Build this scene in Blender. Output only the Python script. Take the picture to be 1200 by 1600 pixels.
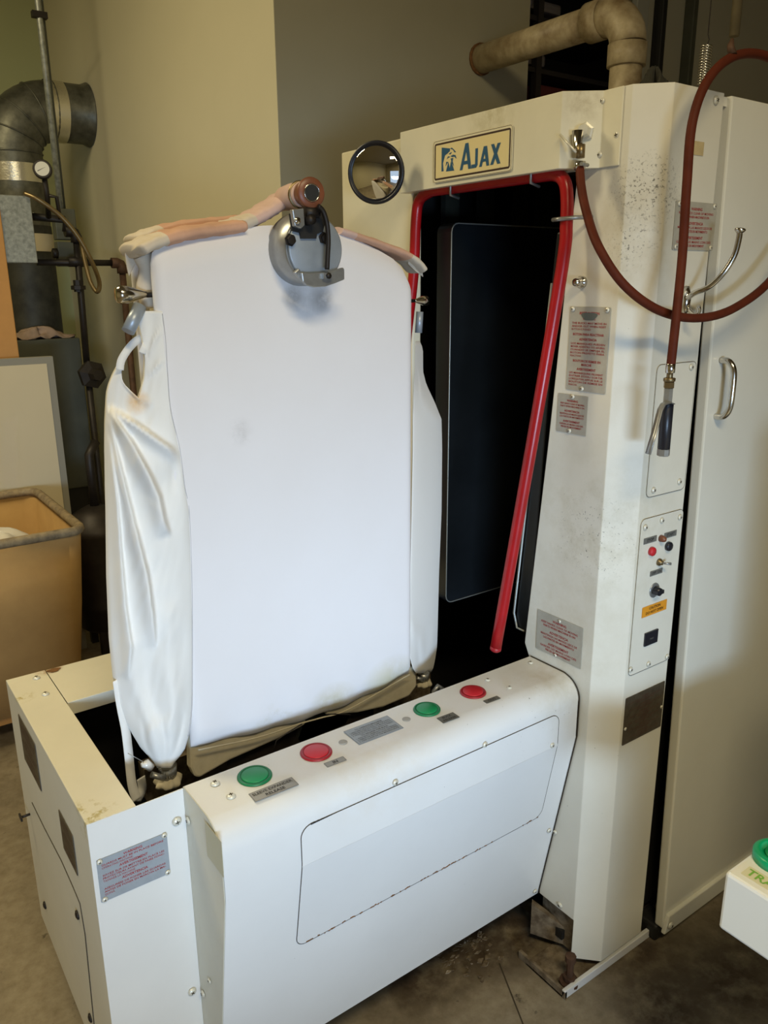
import bpy, bmesh, math, random
from mathutils import Vector, Matrix, noise
random.seed(7)
C = bpy.context.scene.collection
scn = bpy.context.scene
for o in list(bpy.data.objects): bpy.data.objects.remove(o)

# ------------------------------------------------------------------ camera
F, YAW, PITCH, ROLL = 1246.4, math.radians(35.62), math.radians(15.93), math.radians(-0.40)
CAM = Vector((0, 0, 1.6))
W = Vector((math.sin(YAW)*math.cos(PITCH), math.cos(YAW)*math.cos(PITCH), -math.sin(PITCH)))
r0 = Vector((math.cos(YAW), -math.sin(YAW), 0)); u0 = r0.cross(W)
R_ = math.cos(ROLL)*r0 + math.sin(ROLL)*u0
U_ = -math.sin(ROLL)*r0 + math.cos(ROLL)*u0
cd = bpy.data.cameras.new('camera'); cam = bpy.data.objects.new('camera', cd); C.objects.link(cam)
cam.matrix_world = Matrix(((R_.x, U_.x, -W.x, 0), (R_.y, U_.y, -W.y, 0), (R_.z, U_.z, -W.z, 1.6), (0, 0, 0, 1)))
cd.sensor_fit = 'VERTICAL'; cd.sensor_height = 32; cd.lens = 32*F/1600; cd.clip_start = .05
scn.camera = cam

# ------------------------------------------------------------------ light and exposure
scn.view_settings.view_transform = 'Standard'; scn.view_settings.look = 'None'
scn.view_settings.gamma = 1; scn.view_settings.use_curve_mapping = False
scn.view_settings.exposure = 0.75
wd = bpy.data.worlds.new('world'); scn.world = wd; wd.use_nodes = True
wd.node_tree.nodes['Background'].inputs[0].default_value = (.62, .78, 1, 1)
wd.node_tree.nodes['Background'].inputs[1].default_value = .5
def area(name, loc, target, sx, sy, power, col, spread=180):
    l = bpy.data.lights.new(name, 'AREA'); l.shape = 'RECTANGLE'; l.size = sx; l.size_y = sy
    l.energy = power; l.color = col; l.spread = math.radians(spread)
    o = bpy.data.objects.new(name, l); C.objects.link(o); o.location = loc
    o.rotation_euler = (Vector(target)-Vector(loc)).to_track_quat('-Z', 'Y').to_euler(); return o
area('doorway_daylight', (-.75, -2.75, .95), (.85, 1.2, .88), 1.4, .45, 3.9, (.52, .73, 1.0), 32)
area('shop_lamp', (-.6, 2.6, 3.3), (-.4, 2.8, 0), 1.2, .3, 29, (1.0, .85, .52))
area('shop_lamp', (.1, -.9, 3.3), (.3, -.6, 0), 1.2, .3, 34, (1.0, .83, .50))

# ------------------------------------------------------------------ helpers
def ray(px, py): return W + R_*((px-600)/F) - U_*((py-800)/F)
def on(ax, val, px, py):
    i = 'xyz'.index(ax); d = ray(px, py); return CAM + d*((val-CAM[i])/d[i])
def onp(p, n, px, py):
    d = ray(px, py); n = Vector(n); return CAM + d*((Vector(p)-CAM).dot(n)/d.dot(n))
class MB:
    def __init__(s): s.bm = bmesh.new(); s.mats = []
    def mi(s, m):
        if m not in s.mats: s.mats.append(m)
        return s.mats.index(m)
    def faces(s, vs, fs, m=None, smooth=False):
        k = s.mi(m) if m else 0
        bv = [s.bm.verts.new(v) for v in vs]
        for f in fs:
            try:
                ff = s.bm.faces.new([bv[i] for i in f]); ff.material_index = k; ff.smooth = smooth
            except ValueError: pass
        return s
    def box(s, a, b, m=None):
        (x0, y0, z0), (x1, y1, z1) = a, b
        vs = [(x, y, z) for x in (x0, x1) for y in (y0, y1) for z in (z0, z1)]
        return s.faces(vs, [(0,1,3,2), (4,6,7,5), (0,4,5,1), (2,3,7,6), (0,2,6,4), (1,5,7,3)], m)
    def prism(s, pts, d, m=None, smooth=False):
        pts = [Vector(p) for p in pts]; n = len(pts); d = Vector(d)
        vs = pts + [p+d for p in pts]
        return s.faces(vs, [tuple(range(n))[::-1], tuple(range(n, 2*n))] + [(i, (i+1) % n, n+(i+1) % n, n+i) for i in range(n)], m, smooth)
    def tube(s, pts, r, m=None, n=10, cap=True, closed=False):
        pts = [Vector(p) for p in pts]; N = len(pts); rs = r if isinstance(r, (list, tuple)) else [r]*N
        t0 = (pts[1]-pts[0]).normalized(); a = t0.orthogonal().normalized(); rings = []
        vs = []
        for i, p in enumerate(pts):
            if closed: t = (pts[(i+1) % N]-pts[i-1]).normalized()
            else: t = (pts[min(i+1, N-1)]-pts[max(i-1, 0)]).normalized()
            a = (a - t*a.dot(t)).normalized(); b = t.cross(a)
            for k in range(n):
                th = 2*math.pi*k/n; vs.append(p + (a*math.cos(th)+b*math.sin(th))*rs[i])
        fs = []
        for i in range(N if closed else N-1):
            j = (i+1) % N
            for k in range(n): fs.append((i*n+k, i*n+(k+1) % n, j*n+(k+1) % n, j*n+k))
        s.faces(vs, fs, m, True)
        if cap and not closed: s.faces(vs[:n], [tuple(range(n))[::-1]], m); s.faces(vs[-n:], [tuple(range(n))], m)
        return s
    def lathe(s, o, ax, prof, m=None, n=24, smooth=True):
        o = Vector(o); ax = Vector(ax).normalized(); a = ax.orthogonal().normalized(); b = ax.cross(a); vs = []
        for (h, r) in prof:
            for k in range(n):
                th = 2*math.pi*k/n; vs.append(o+ax*h+(a*math.cos(th)+b*math.sin(th))*max(r, 1e-5))
        N = len(prof); fs = []
        for i in range(N-1):
            for k in range(n): fs.append((i*n+k, i*n+(k+1) % n, (i+1)*n+(k+1) % n, (i+1)*n+k))
        s.faces(vs, fs, m, smooth); s.faces(vs[:n], [tuple(range(n))[::-1]], m); s.faces(vs[-n:], [tuple(range(n))], m)
        return s
    def grid(s, rows, m=None, smooth=True, closeu=False):
        nr, nc = len(rows), len(rows[0]); vs = [p for r in rows for p in r]; fs = []
        for i in range(nr-1):
            for j in range(nc if closeu else nc-1):
                k = (j+1) % nc; fs.append((i*nc+j, i*nc+k, (i+1)*nc+k, (i+1)*nc+j))
        return s.faces(vs, fs, m, smooth)
    def build(s, name, mat=None, parent=None, solid=0, bevel=0, sub=0, off=-1, autosm=False):
        bmesh.ops.remove_doubles(s.bm, verts=s.bm.verts, dist=1e-6)
        bmesh.ops.recalc_face_normals(s.bm, faces=s.bm.faces)
        me = bpy.data.meshes.new(name); s.bm.to_mesh(me); s.bm.free()
        for m in (s.mats or [mat]): me.materials.append(m)
        o = bpy.data.objects.new(name, me); C.objects.link(o)
        if parent: o.parent = parent; o.matrix_parent_inverse = parent_inv(parent)
        if solid:
            md = o.modifiers.new('solid', 'SOLIDIFY'); md.thickness = solid; md.offset = off
        if bevel:
            md = o.modifiers.new('bevel', 'BEVEL'); md.width = bevel; md.segments = 2; md.limit_method = 'ANGLE'; md.angle_limit = .5
        if sub:
            md = o.modifiers.new('sub', 'SUBSURF'); md.levels = sub; md.render_levels = sub
        return o
def world_loc(o):
    return (world_loc(o.parent) if o.parent and o.type != 'MESH' else Vector()) + o.location
def parent_inv(p):
    # all parts are modelled in world coordinates; empties only translate, meshes sit at identity below them
    q = p
    while q and q.type == 'MESH': q = q.parent
    if p.type == 'MESH': return Matrix.Identity(4) if (p.parent is None or p.get('_w')) else Matrix.Identity(4)
    return Matrix.Translation(-Vector(p.location))
def thing(name, label, cat, loc, group=None):
    o = bpy.data.objects.new(name, None); C.objects.link(o); o.location = loc; o.empty_display_size = .05
    return tag(o, label, cat, group)
def tag(o, label=None, cat=None, group=None, kind=None):
    if label: o['label'] = label
    if cat: o['category'] = cat
    if group: o['group'] = group
    if kind: o['kind'] = kind
    return o
def catmull(P, n=6):
    P = [Vector(p) for p in P]; out = []
    for i in range(len(P)-1):
        p0, p1, p2, p3 = P[max(i-1, 0)], P[i], P[i+1], P[min(i+2, len(P)-1)]
        for k in range(n):
            t = k/n
            out.append(.5*((2*p1)+(p2-p0)*t+(2*p0-5*p1+4*p2-p3)*t*t+(3*p1-p0-3*p2+p3)*t**3))
    return out+[P[-1]]
def catmull2(P, n=6): return [(v.x, v.y) for v in catmull([(p[0], p[1], 0) for p in P], n)]
def interp(tab, x):
    if x <= tab[0][0]: return tab[0][1:]
    for a, b in zip(tab, tab[1:]):
        if x <= b[0]:
            t = (x-a[0])/(b[0]-a[0]); return tuple(p+(q-p)*t for p, q in zip(a[1:], b[1:]))
    return tab[-1][1:]

# ------------------------------------------------------------------ materials
def mat(name, col, rough=.5, metal=0, var=0, vscale=8, col2=None, bump=0, bscale=80, spec=.5, chips=None, stains_shade=None, coat=0, trans=0, sheen=0):
    m = bpy.data.materials.new(name); m.use_nodes = True; nt = m.node_tree; b = nt.nodes['Principled BSDF']
    b.inputs['Roughness'].default_value = rough; b.inputs['Metallic'].default_value = metal
    b.inputs['Specular IOR Level'].default_value = spec
    b.inputs['Coat Weight'].default_value = coat; b.inputs['Transmission Weight'].default_value = trans
    b.inputs['Sheen Weight'].default_value = sheen
    tc = nt.nodes.new('ShaderNodeTexCoord'); L = nt.links.new
    def noise(scale, detail=4, rough_=.6, dist=0):
        n = nt.nodes.new('ShaderNodeTexNoise'); n.inputs['Scale'].default_value = scale; n.inputs['Detail'].default_value = detail
        n.inputs['Roughness'].default_value = rough_; n.inputs['Distortion'].default_value = dist
        L(tc.outputs['Object'], n.inputs['Vector']); return n
    def ramp(src, a, b_, c0=(0,0,0,1), c1=(1,1,1,1)):
        r = nt.nodes.new('ShaderNodeValToRGB'); r.color_ramp.elements[0].position = a; r.color_ramp.elements[1].position = b_
        r.color_ramp.elements[0].color = c0; r.color_ramp.elements[1].color = c1; L(src, r.inputs[0]); return r.outputs[0]
    def mix(f, a, b_):
        x = nt.nodes.new('ShaderNodeMix'); x.data_type = 'RGBA'
        if hasattr(f, 'links'): L(f, x.inputs[0])
        else: x.inputs[0].default_value = f
        for s_, v in ((6, a), (7, b_)):
            if hasattr(v, 'links'): L(v, x.inputs[s_])
            else: x.inputs[s_].default_value = (*v, 1)
        return x.outputs[2]
    def mul(a, b_):
        x = nt.nodes.new('ShaderNodeMath'); x.operation = 'MULTIPLY'
        for s_, v in ((0, a), (1, b_)):
            if hasattr(v, 'links'): L(v, x.inputs[s_])
            else: x.inputs[s_].default_value = v
        return x.outputs[0]
    def sphere(c, r, soft):
        d = nt.nodes.new('ShaderNodeVectorMath'); d.operation = 'DISTANCE'; L(tc.outputs['Object'], d.inputs[0]); d.inputs[1].default_value = c
        mr = nt.nodes.new('ShaderNodeMapRange'); mr.inputs[1].default_value = r; mr.inputs[2].default_value = r*soft
        mr.inputs[3].default_value = 0; mr.inputs[4].default_value = 1; L(d.outputs['Value'], mr.inputs[0]); return mr.outputs[0]
    out = tuple(col)
    if var:
        c2 = col2 or tuple(c*(1-var) for c in col)
        out = mix(ramp(noise(vscale, 6).outputs[0], .35, .7), col, c2)
    for (c, r, soft, sc, a, b_, sc_col) in (stains_shade or []):
        f = mul(sphere(c, r, soft), ramp(noise(sc, 6, .7).outputs[0], a, b_)); out = mix(f, out, sc_col)
    if chips:
        sc, th, cc = chips; out = mix(ramp(noise(sc, 3, .6).outputs[0], th, th+.012), out, cc)
    if hasattr(out, 'links'): L(out, b.inputs['Base Color'])
    else: b.inputs['Base Color'].default_value = (*out, 1)
    if bump:
        bp = nt.nodes.new('ShaderNodeBump'); bp.inputs['Strength'].default_value = bump; bp.inputs['Distance'].default_value = .002
        L(noise(bscale, 5).outputs[0], bp.inputs['Height']); L(bp.outputs[0], b.inputs['Normal'])
    return m
DK = (.035, .03, .022)
PAINT = (.76, .735, .635)
cA = on('x', 1.265, 925, 840); cA2 = on('x', 1.265, 940, 180); cB = on('y', .98, 1012, 300); cB2 = on('y', .98, 985, 375); cF = on('x', 1.265, 870, 1000)
m_col = mat('column_paint', PAINT, .38, var=.10, vscale=3.5, bump=.05, bscale=260, chips=(210, .765, DK),
    stains_shade=[(cB, .075, .4, 190, .56, .60, DK), (cB2, .07, .3, 170, .57, .61, DK), (cA, .12, .3, 210, .62, .65, DK), (cB2, .16, .2, 14, .3, .7, (.56, .50, .36)), (cA, .25, .1, 20, .45, .8, (.55, .51, .38)), (cF, .2, .2, 16, .4, .8, (.6, .55, .42))])
m_paint = mat('cream_paint', PAINT, .36, var=.07, vscale=3, bump=.05, bscale=240, chips=(120, .80, DK))
m_base = mat('console_paint', (.77, .775, .765), .30, var=.06, vscale=3, bump=.04, bscale=240, chips=(150, .775, DK),
    stains_shade=[(on('z', .762, 850, 1080), .16, .3, 150, .66, .685, DK), (on('z', .762, 720, 1100), .12, .3, 160, .68, .70, DK), (on('z', .76, 860, 1060), .13, .2, 12, .3, .7, (.55, .51, .40)), (on('y', 1.03, 600, 1130), .22, .2, 10, .35, .75, (.66, .58, .45))])
m_header = mat('header_paint', (.76, .72, .56), .33, var=.10, vscale=5, bump=.05, bscale=220,
    stains_shade=[(on('x', 1.203, 770, 170), .09, .2, 30, .4, .7, (.50, .45, .28)), (on('x', 1.24, 910, 160), .05, .2, 40, .4, .7, (.5, .44, .3))])
m_guard = mat('guard_paint', (.78, .75, .63), .42, var=.08, vscale=5, chips=(95, .79, (.12, .09, .04)), bump=.05, bscale=220,
    stains_shade=[(on('z', .762, 75, 1045), .035, .3, 40, .35, .5, (.35, .17, .05)), (on('z', .762, 140, 1270), .05, .3, 60, .5, .62, (.45, .38, .14)), (on('z', .762, 35, 1090), .03, .3, 60, .5, .62, (.45, .38, .14))])
m_door = mat('door_paint', (.74, .73, .65), .22, var=.05, vscale=4, bump=.05, bscale=60, chips=(60, .80, (.2, .17, .12)))
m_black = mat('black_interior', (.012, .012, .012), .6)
m_dark = mat('dark_metal', (.06, .065, .05), .45, .2, var=.4, vscale=20)
m_head = mat('dark_press_head', (.012, .015, .018), .28, 0, var=.5, vscale=3, bump=.05, bscale=30)
m_headedge = mat('steel_edge', (.36, .37, .34), .4, .6)
m_red = mat('red_paint', (.42, .008, .012), .30, var=.25, vscale=14)
m_redb = mat('red_button_plastic', (.55, .02, .03), .38)
m_greenb = mat('green_button_plastic', (.008, .26, .085), .38)
m_redring = mat('red_ring', (.33, .012, .018), .4); m_greenring = mat('green_ring', (.006, .17, .06), .4)
m_chrome = mat('chrome', (.62, .60, .56), .16, 1)
m_steel = mat('brushed_steel', (.40, .41, .41), .36, .7, var=.25, vscale=30)
m_steelb = mat('blue_steel_plate', (.36, .41, .47), .40, .35, var=.2, vscale=18)
m_iron = mat('black_iron', (.03, .024, .02), .5, .4, var=.4, vscale=20)
m_brass = mat('dull_brass', (.25, .19, .10), .4, .9)
m_alu = mat('aluminium_label', (.46, .44, .37), .5, .1, var=.15, vscale=40)
m_alub = mat('blue_grey_label', (.36, .40, .44), .5, .2, var=.1, vscale=60)
m_aluw = mat('worn_label', (.075, .06, .042), .45, .3, var=.5, vscale=60, col2=(.12, .10, .07))
m_redink = mat('red_ink', (.36, .03, .03), .6); m_blackink = mat('black_ink', (.02, .018, .018), .6)
m_redinkd = mat('faded_red_ink', (.11, .05, .035), .6); m_greyink = mat('grey_ink', (.10, .11, .12), .6)
m_sign = mat('cream_sign', (.76, .64, .33), .45); m_signb = mat('sign_border', (.74, .68, .48), .45); m_blue = mat('blue_ink', (.012, .085, .18), .5)
m_brownink = mat('dark_brown_ink', (.035, .012, .006), .5)
m_orange = mat('orange_label', (.72, .30, .02), .5)
m_screw = mat('screw_paint', (.70, .68, .58), .3, .2)
m_seam = mat('seam_dark', (.05, .038, .022), .8)
m_rust = mat('rust', (.22, .10, .03), .8, var=.5, vscale=90)
m_tape = mat('masking_tape', (.52, .50, .37), .7); m_tape2 = mat('yellow_tape', (.58, .46, .24), .7, var=.3, vscale=30)
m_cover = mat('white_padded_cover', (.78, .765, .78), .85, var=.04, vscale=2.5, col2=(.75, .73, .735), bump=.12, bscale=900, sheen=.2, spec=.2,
    stains_shade=[(on('y', 1.28, 500, 468), .030, .3, 40, .2, .55, (.42, .40, .39)), (on('y', 1.28, 458, 464), .028, .3, 40, .2, .55, (.45, .43, .42)), (on('y', 1.28, 480, 468), .05, .2, 30, .3, .8, (.55, .53, .52)), (on('y', 1.28, 375, 675), .03, .2, 25, .4, .7, (.58, .56, .56)), (on('y', 1.28, 610, 1080), .09, .3, 14, .2, .5, (.56, .52, .36)), (on('y', 1.28, 520, 1110), .07, .3, 22, .25, .6, (.55, .50, .36)), (on('y', 1.28, 430, 1140), .07, .3, 26, .45, .7, (.6, .56, .45))])  # spots under the collar disc: stain plus its soft shadow painted in
m_cloth = mat('white_cotton', (.80, .79, .76), .85, var=.03, vscale=4, bump=.08, bscale=700, sheen=.2, spec=.2,
    stains_shade=[(on('y', 1.3, 213, 628), .025, .3, 30, .2, .6, (.72, .50, .28)), (on('y', 1.3, 178, 670), .02, .3, 20, .2, .6, (.72, .62, .42))])
m_stitch = mat('seam_thread', (.50, .49, .50), .9)
m_canvas = mat('unbleached_canvas', (.56, .50, .36), .9, var=.2, vscale=25, bump=.1, bscale=500)
m_padcream = mat('cream_padding', (.66, .58, .47), .9, var=.12, vscale=20, bump=.1, bscale=400)
m_padpeach = mat('peach_padding', (.64, .38, .26), .9, var=.2, vscale=16, bump=.1, bscale=400)
m_padpink = mat('pale_pink_padding', (.66, .47, .41), .9, var=.15, vscale=16, bump=.1, bscale=400)
m_collar = mat('brown_collar_ring', (.22, .075, .035), .4, var=.3, vscale=30)
m_hose = mat('red_rubber_hose', (.105, .022, .010), .6, var=.25, vscale=30, spec=.15)
m_grip = mat('black_grip', (.012, .013, .02), .35)
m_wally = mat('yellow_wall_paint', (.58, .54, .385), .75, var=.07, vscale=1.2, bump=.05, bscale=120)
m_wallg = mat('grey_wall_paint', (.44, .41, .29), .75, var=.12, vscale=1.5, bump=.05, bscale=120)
m_wallr = mat('grey_green_panel', (.44, .42, .32), .6, var=.10, vscale=1.5)
m_wallgr = mat('green_wall_paint', (.40, .42, .22), .8, var=.1, vscale=1.2)
m_room = mat('room_wall_paint', (.32, .28, .19), .85)
m_roomy = mat('room_yellow_paint', (.58, .52, .34), .8)
m_galv = mat('galvanised_steel', (.17, .17, .135), .42, .6, var=.5, vscale=16, col2=(.065, .065, .05), bump=.3, bscale=20)
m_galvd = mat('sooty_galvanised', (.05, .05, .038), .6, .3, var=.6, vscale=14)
m_galvb = mat('bright_galvanised', (.40, .42, .39), .45, .5, var=.55, vscale=60, col2=(.2, .22, .2))
m_foil = mat('foil_tape', (.75, .72, .6), .25, .9, bump=.5, bscale=90)
m_pvc = mat('painted_pipe', (.50, .42, .27), .5, var=.4, vscale=14, col2=(.20, .14, .07), bump=.3, bscale=60)
m_hamper = mat('tan_canvas', (.50, .31, .115), .85, var=.2, vscale=5, col2=(.40, .24, .085), bump=.1, bscale=300)
m_rim = mat('worn_rim', (.16, .12, .07), .8, var=.6, vscale=28, col2=(.36, .28, .16))
m_greycab = mat('dark_grey_cabinet', (.085, .09, .065), .6, var=.3, vscale=5)
m_boardw = mat('cream_board', (.60, .52, .35), .6, var=.04, vscale=3); m_boarde = mat('grey_board_edge', (.25, .24, .20), .7)
m_boardo = mat('orange_wood', (.52, .26, .07), .6, var=.15, vscale=6)
m_rag = mat('dirty_rag', (.34, .24, .17), .9, var=.3, vscale=30)
m_plastic = mat('clear_plastic_film', (.72, .70, .66), .12, 0, bump=1.0, bscale=45, coat=.6)
m_glassw = mat('gauge_face', (.6, .6, .56), .3)
m_mirror = mat('mirror_glass', (.82, .82, .80), .02, 1)
m_ctrl = mat('white_box_paint', (.78, .78, .72), .4)
m_green = mat('bright_green_plastic', (.0, .33, .13), .3); m_greenink = mat('green_ink', (.18, .42, .05), .5); m_labely = mat('cream_label', (.66, .63, .42), .5)
m_filth = mat('grimy_metal', (.10, .07, .04), .8, .2, var=.7, vscale=40, col2=(.30, .24, .16), bump=.6, bscale=60)
m_flake = mat('paint_flake', (.38, .33, .26), .8)
m_lint = mat('lint', (.03, .028, .018), 1, var=.5, vscale=50, bump=1, bscale=60)
def floor_mat():
    m = bpy.data.materials.new('stained_concrete'); m.use_nodes = True; nt = m.node_tree; b = nt.nodes['Principled BSDF']; L = nt.links.new
    tc = nt.nodes.new('ShaderNodeTexCoord'); cur = None
    def nz(s, a, b_, c0, c1, det=8, ro=.65):
        n = nt.nodes.new('ShaderNodeTexNoise'); n.inputs['Scale'].default_value = s; n.inputs['Detail'].default_value = det; n.inputs['Roughness'].default_value = ro
        L(tc.outputs['Object'], n.inputs['Vector']); r = nt.nodes.new('ShaderNodeValToRGB')
        r.color_ramp.elements[0].position = a; r.color_ramp.elements[1].position = b_
        r.color_ramp.elements[0].color = (*c0, 1); r.color_ramp.elements[1].color = (*c1, 1); L(n.outputs[0], r.inputs[0]); return r.outputs[0]
    def mx(f, a, b_, t='MIX'):
        x = nt.nodes.new('ShaderNodeMix'); x.data_type = 'RGBA'; x.blend_type = t
        (L(f, x.inputs[0]) if hasattr(f, 'links') else setattr(x.inputs[0], 'default_value', f)); L(a, x.inputs[6]); L(b_, x.inputs[7]); return x.outputs[2]
    base = nz(2.2, .3, .72, (.37, .315, .22), (.22, .185, .13))
    fine = nz(30, .3, .8, (1, 1, 1), (.55, .5, .42)); c = mx(1, base, fine, 'MULTIPLY')
    spots = nz(13, .62, .68, (0, 0, 0), (1, 1, 1)); dk = nz(5, .4, .6, (.10, .075, .045), (.07, .055, .035))
    c = mx(spots, c, dk)
    def blob(cen, r, soft):
        d = nt.nodes.new('ShaderNodeVectorMath'); d.operation = 'DISTANCE'; L(tc.outputs['Object'], d.inputs[0]); d.inputs[1].default_value = cen
        mr = nt.nodes.new('ShaderNodeMapRange'); mr.inputs[1].default_value = r; mr.inputs[2].default_value = r*soft; L(d.outputs['Value'], mr.inputs[0]); return mr.outputs[0]
    grime_shade = nz(16, .30, .55, (0, 0, 0), (1, 1, 1))  # grime that also paints in the floor's shade under the console and at right
    for cen in ((1.12, 1.20, 0), (1.25, 1.16, 0), (.95, 1.22, 0), (1.45, .97, 0), (1.55, .75, 0), (1.35, .80, 0), (1.25, .6, 0), (1.75, .8, 0)):
        mu = nt.nodes.new('ShaderNodeMath'); mu.operation = 'MULTIPLY'; L(blob(cen, .17, .25), mu.inputs[0]); L(grime_shade, mu.inputs[1])
        c = mx(mu.outputs[0], c, nz(40, .3, .7, (.045, .03, .018), (.10, .07, .045)))
    L(c, b.inputs['Base Color']); b.inputs['Roughness'].default_value = .6
    bp = nt.nodes.new('ShaderNodeBump'); bp.inputs['Strength'].default_value = .25; bp.inputs['Distance'].default_value = .003
    n = nt.nodes.new('ShaderNodeTexNoise'); n.inputs['Scale'].default_value = 60; L(tc.outputs['Object'], n.inputs['Vector']); L(n.outputs[0], bp.inputs['Height']); L(bp.outputs[0], b.inputs['Normal'])
    return m
m_floor = floor_mat()

# text -> list of (verts, faces) in 2D metres
_tc = {}
def text2d(body, bold=0):
    if (body, bold) in _tc: return _tc[(body, bold)]
    cu = bpy.data.curves.new('t', 'FONT'); cu.body = body; cu.size = 1; cu.resolution_u = 2; cu.offset = bold
    ob = bpy.data.objects.new('t', cu); C.objects.link(ob); bpy.context.view_layer.update()
    me = bpy.data.meshes.new_from_object(ob.evaluated_get(bpy.context.evaluated_depsgraph_get()))
    vs = [(v.co.x, v.co.y) for v in me.vertices]; fs = [tuple(p.vertices) for p in me.polygons]
    bpy.data.objects.remove(ob); bpy.data.curves.remove(cu); bpy.data.meshes.remove(me)
    xs = [v[0] for v in vs] or [0]; x0, x1 = min(xs), max(xs)
    _tc[(body, bold)] = ([(v[0]-x0, v[1]) for v in vs], fs, x1-x0); return _tc[(body, bold)]
class Plate:
    """flat plate; O = lower-left corner, U,V = edge directions (unit), w,h; N = outward normal"""
    def __init__(s, O, U, V, w, h, mat_, th=.0012, rad=.002, N=None):
        s.O, s.U, s.V, s.w, s.h = Vector(O), Vector(U).normalized(), Vector(V).normalized(), w, h
        s.N = Vector(N) if N else s.U.cross(s.V).normalized(); s.th = th; s.mb = MB()
        s.mb.prism([s.P(x, y, 0) for x, y in rrect(0, 0, w, h, rad)], s.N*th, mat_)
    def P(s, x, y, z): return s.O+s.U*x+s.V*y+s.N*z
    def text(s, body, x, y, size, m, align='C', width=None, bold=0.0, stretch=None):
        vs, fs, w = text2d(body, bold); sx = size
        if width: sx = width/w
        if stretch: sx = size*stretch
        x0 = x-(w*sx/2 if align == 'C' else (w*sx if align == 'R' else 0))
        s.mb.faces([s.P(x0+a*sx, y+b*size, s.th+.0004) for a, b in vs], fs, m); return s
    def poly(s, pts, m, z=.0004):
        s.mb.faces([s.P(x, y, s.th+z) for x, y in pts], [tuple(range(len(pts)))], m); return s
    def frame(s, x0, y0, x1, y1, t, r, m):
        a = rrect(x0, y0, x1, y1, r); b = rrect(x0+t, y0+t, x1-t, y1-t, max(r-t, .0005)); n = len(a)
        s.mb.faces([s.P(x, y, s.th+.0003) for x, y in a+b], [(i, (i+1) % n, n+(i+1) % n, n+i) for i in range(n)], m); return s
    def lines(s, items, m, top=.93, bot=.05, margin=.06):
        """items: (text, rel size, kind) kind H centred heading, J justified, L left"""
        tot = sum(i[1] for i in items); y = s.h*top; k = s.h*(top-bot)/tot
        for t, rel, kind in items:
            y -= rel*k
            if not t: continue
            sz = rel*k*.95; w = text2d(t)[2]*sz; av = s.w*(1-2*margin)
            if kind == 'J' or w > av: s.text(t, s.w*margin, y+rel*k*.2, sz*.95, m, 'L', width=av, bold=.012)
            elif kind == 'L': s.text(t, s.w*margin, y+rel*k*.2, sz*.95, m, 'L')
            else: s.text(t, s.w/2, y+rel*k*.2, sz*.95, m, 'C', bold=.02)
        return s
    def done(s, name, parent, label=None):
        o = s.mb.build(name, parent=parent)
        if label: o['label'] = label
        return o
def rrect(x0, y0, x1, y1, r, n=4):
    out = []
    for cx, cy, a in ((x1-r, y0+r, -90), (x1-r, y1-r, 0), (x0+r, y1-r, 90), (x0+r, y0+r, 180)):
        for k in range(n+1):
            t = math.radians(a+90*k/n); out.append((cx+r*math.cos(t), cy+r*math.sin(t)))
    return out
def plate_px(ax, val, TL, TR, BL, mat_, **k):
    """a plate on an axis plane; corners read off the photograph"""
    a, b, c = on(ax, val, *TL), on(ax, val, *TR), on(ax, val, *BL)
    N = {'x': Vector((-1, 0, 0)), 'y': Vector((0, -1, 0)), 'z': Vector((0, 0, 1))}[ax]
    if ax == 'x': U = Vector((0, -1, 0)); V = Vector((0, 0, 1)); w = abs(b.y-a.y); h = abs(a.z-c.z)
    elif ax == 'y': U = Vector((1, 0, 0)); V = Vector((0, 0, 1)); w = abs(b.x-a.x); h = abs(a.z-c.z)
    else: U = Vector((1, 0, 0)); V = Vector((0, 1, 0)); w = abs(b.x-a.x); h = abs(a.y-c.y)
    O = Vector(c)
    return Plate(O+N*.0006, U, V, w, h, mat_, N=N, **k)
def screw_mesh():
    mb = MB(); mb.lathe((0, 0, 0), (0, 0, 1), [(0, .0068), (.0012, .0068), (.0032, .0045), (.0040, .0015), (.0041, 0)], m_screw, 14)
    mb.box((-.0028, -.0006, .0037), (.0028, .0006, .0044), m_seam); mb.box((-.0006, -.0028, .0037), (.0006, .0028, .0044), m_seam)
    o = mb.build('screw'); me = o.data; bpy.data.objects.remove(o); return me
SM = screw_mesh()
def screw(p, n, parent, s=1.0, name='screw'):
    o = bpy.data.objects.new(name, SM); C.objects.link(o); o.parent = parent
    q = Vector(n).to_track_quat('Z', 'Y'); rot = q.to_matrix().to_4x4() @ Matrix.Rotation(random.uniform(0, 1.5), 4, 'Z')
    o.matrix_parent_inverse = parent_inv(parent)
    o.matrix_basis = Matrix.Translation(Vector(p)+Vector(n)*.0004) @ rot @ Matrix.Scale(s, 4); return o
def part(name, mb, m, parent, label=None, **k):
    o = mb.build(name, m, parent, **k)
    if label: o['label'] = label
    return o
def struct(name, mb, m, **k): return tag(mb.build(name, m, **k), kind='structure')

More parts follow.
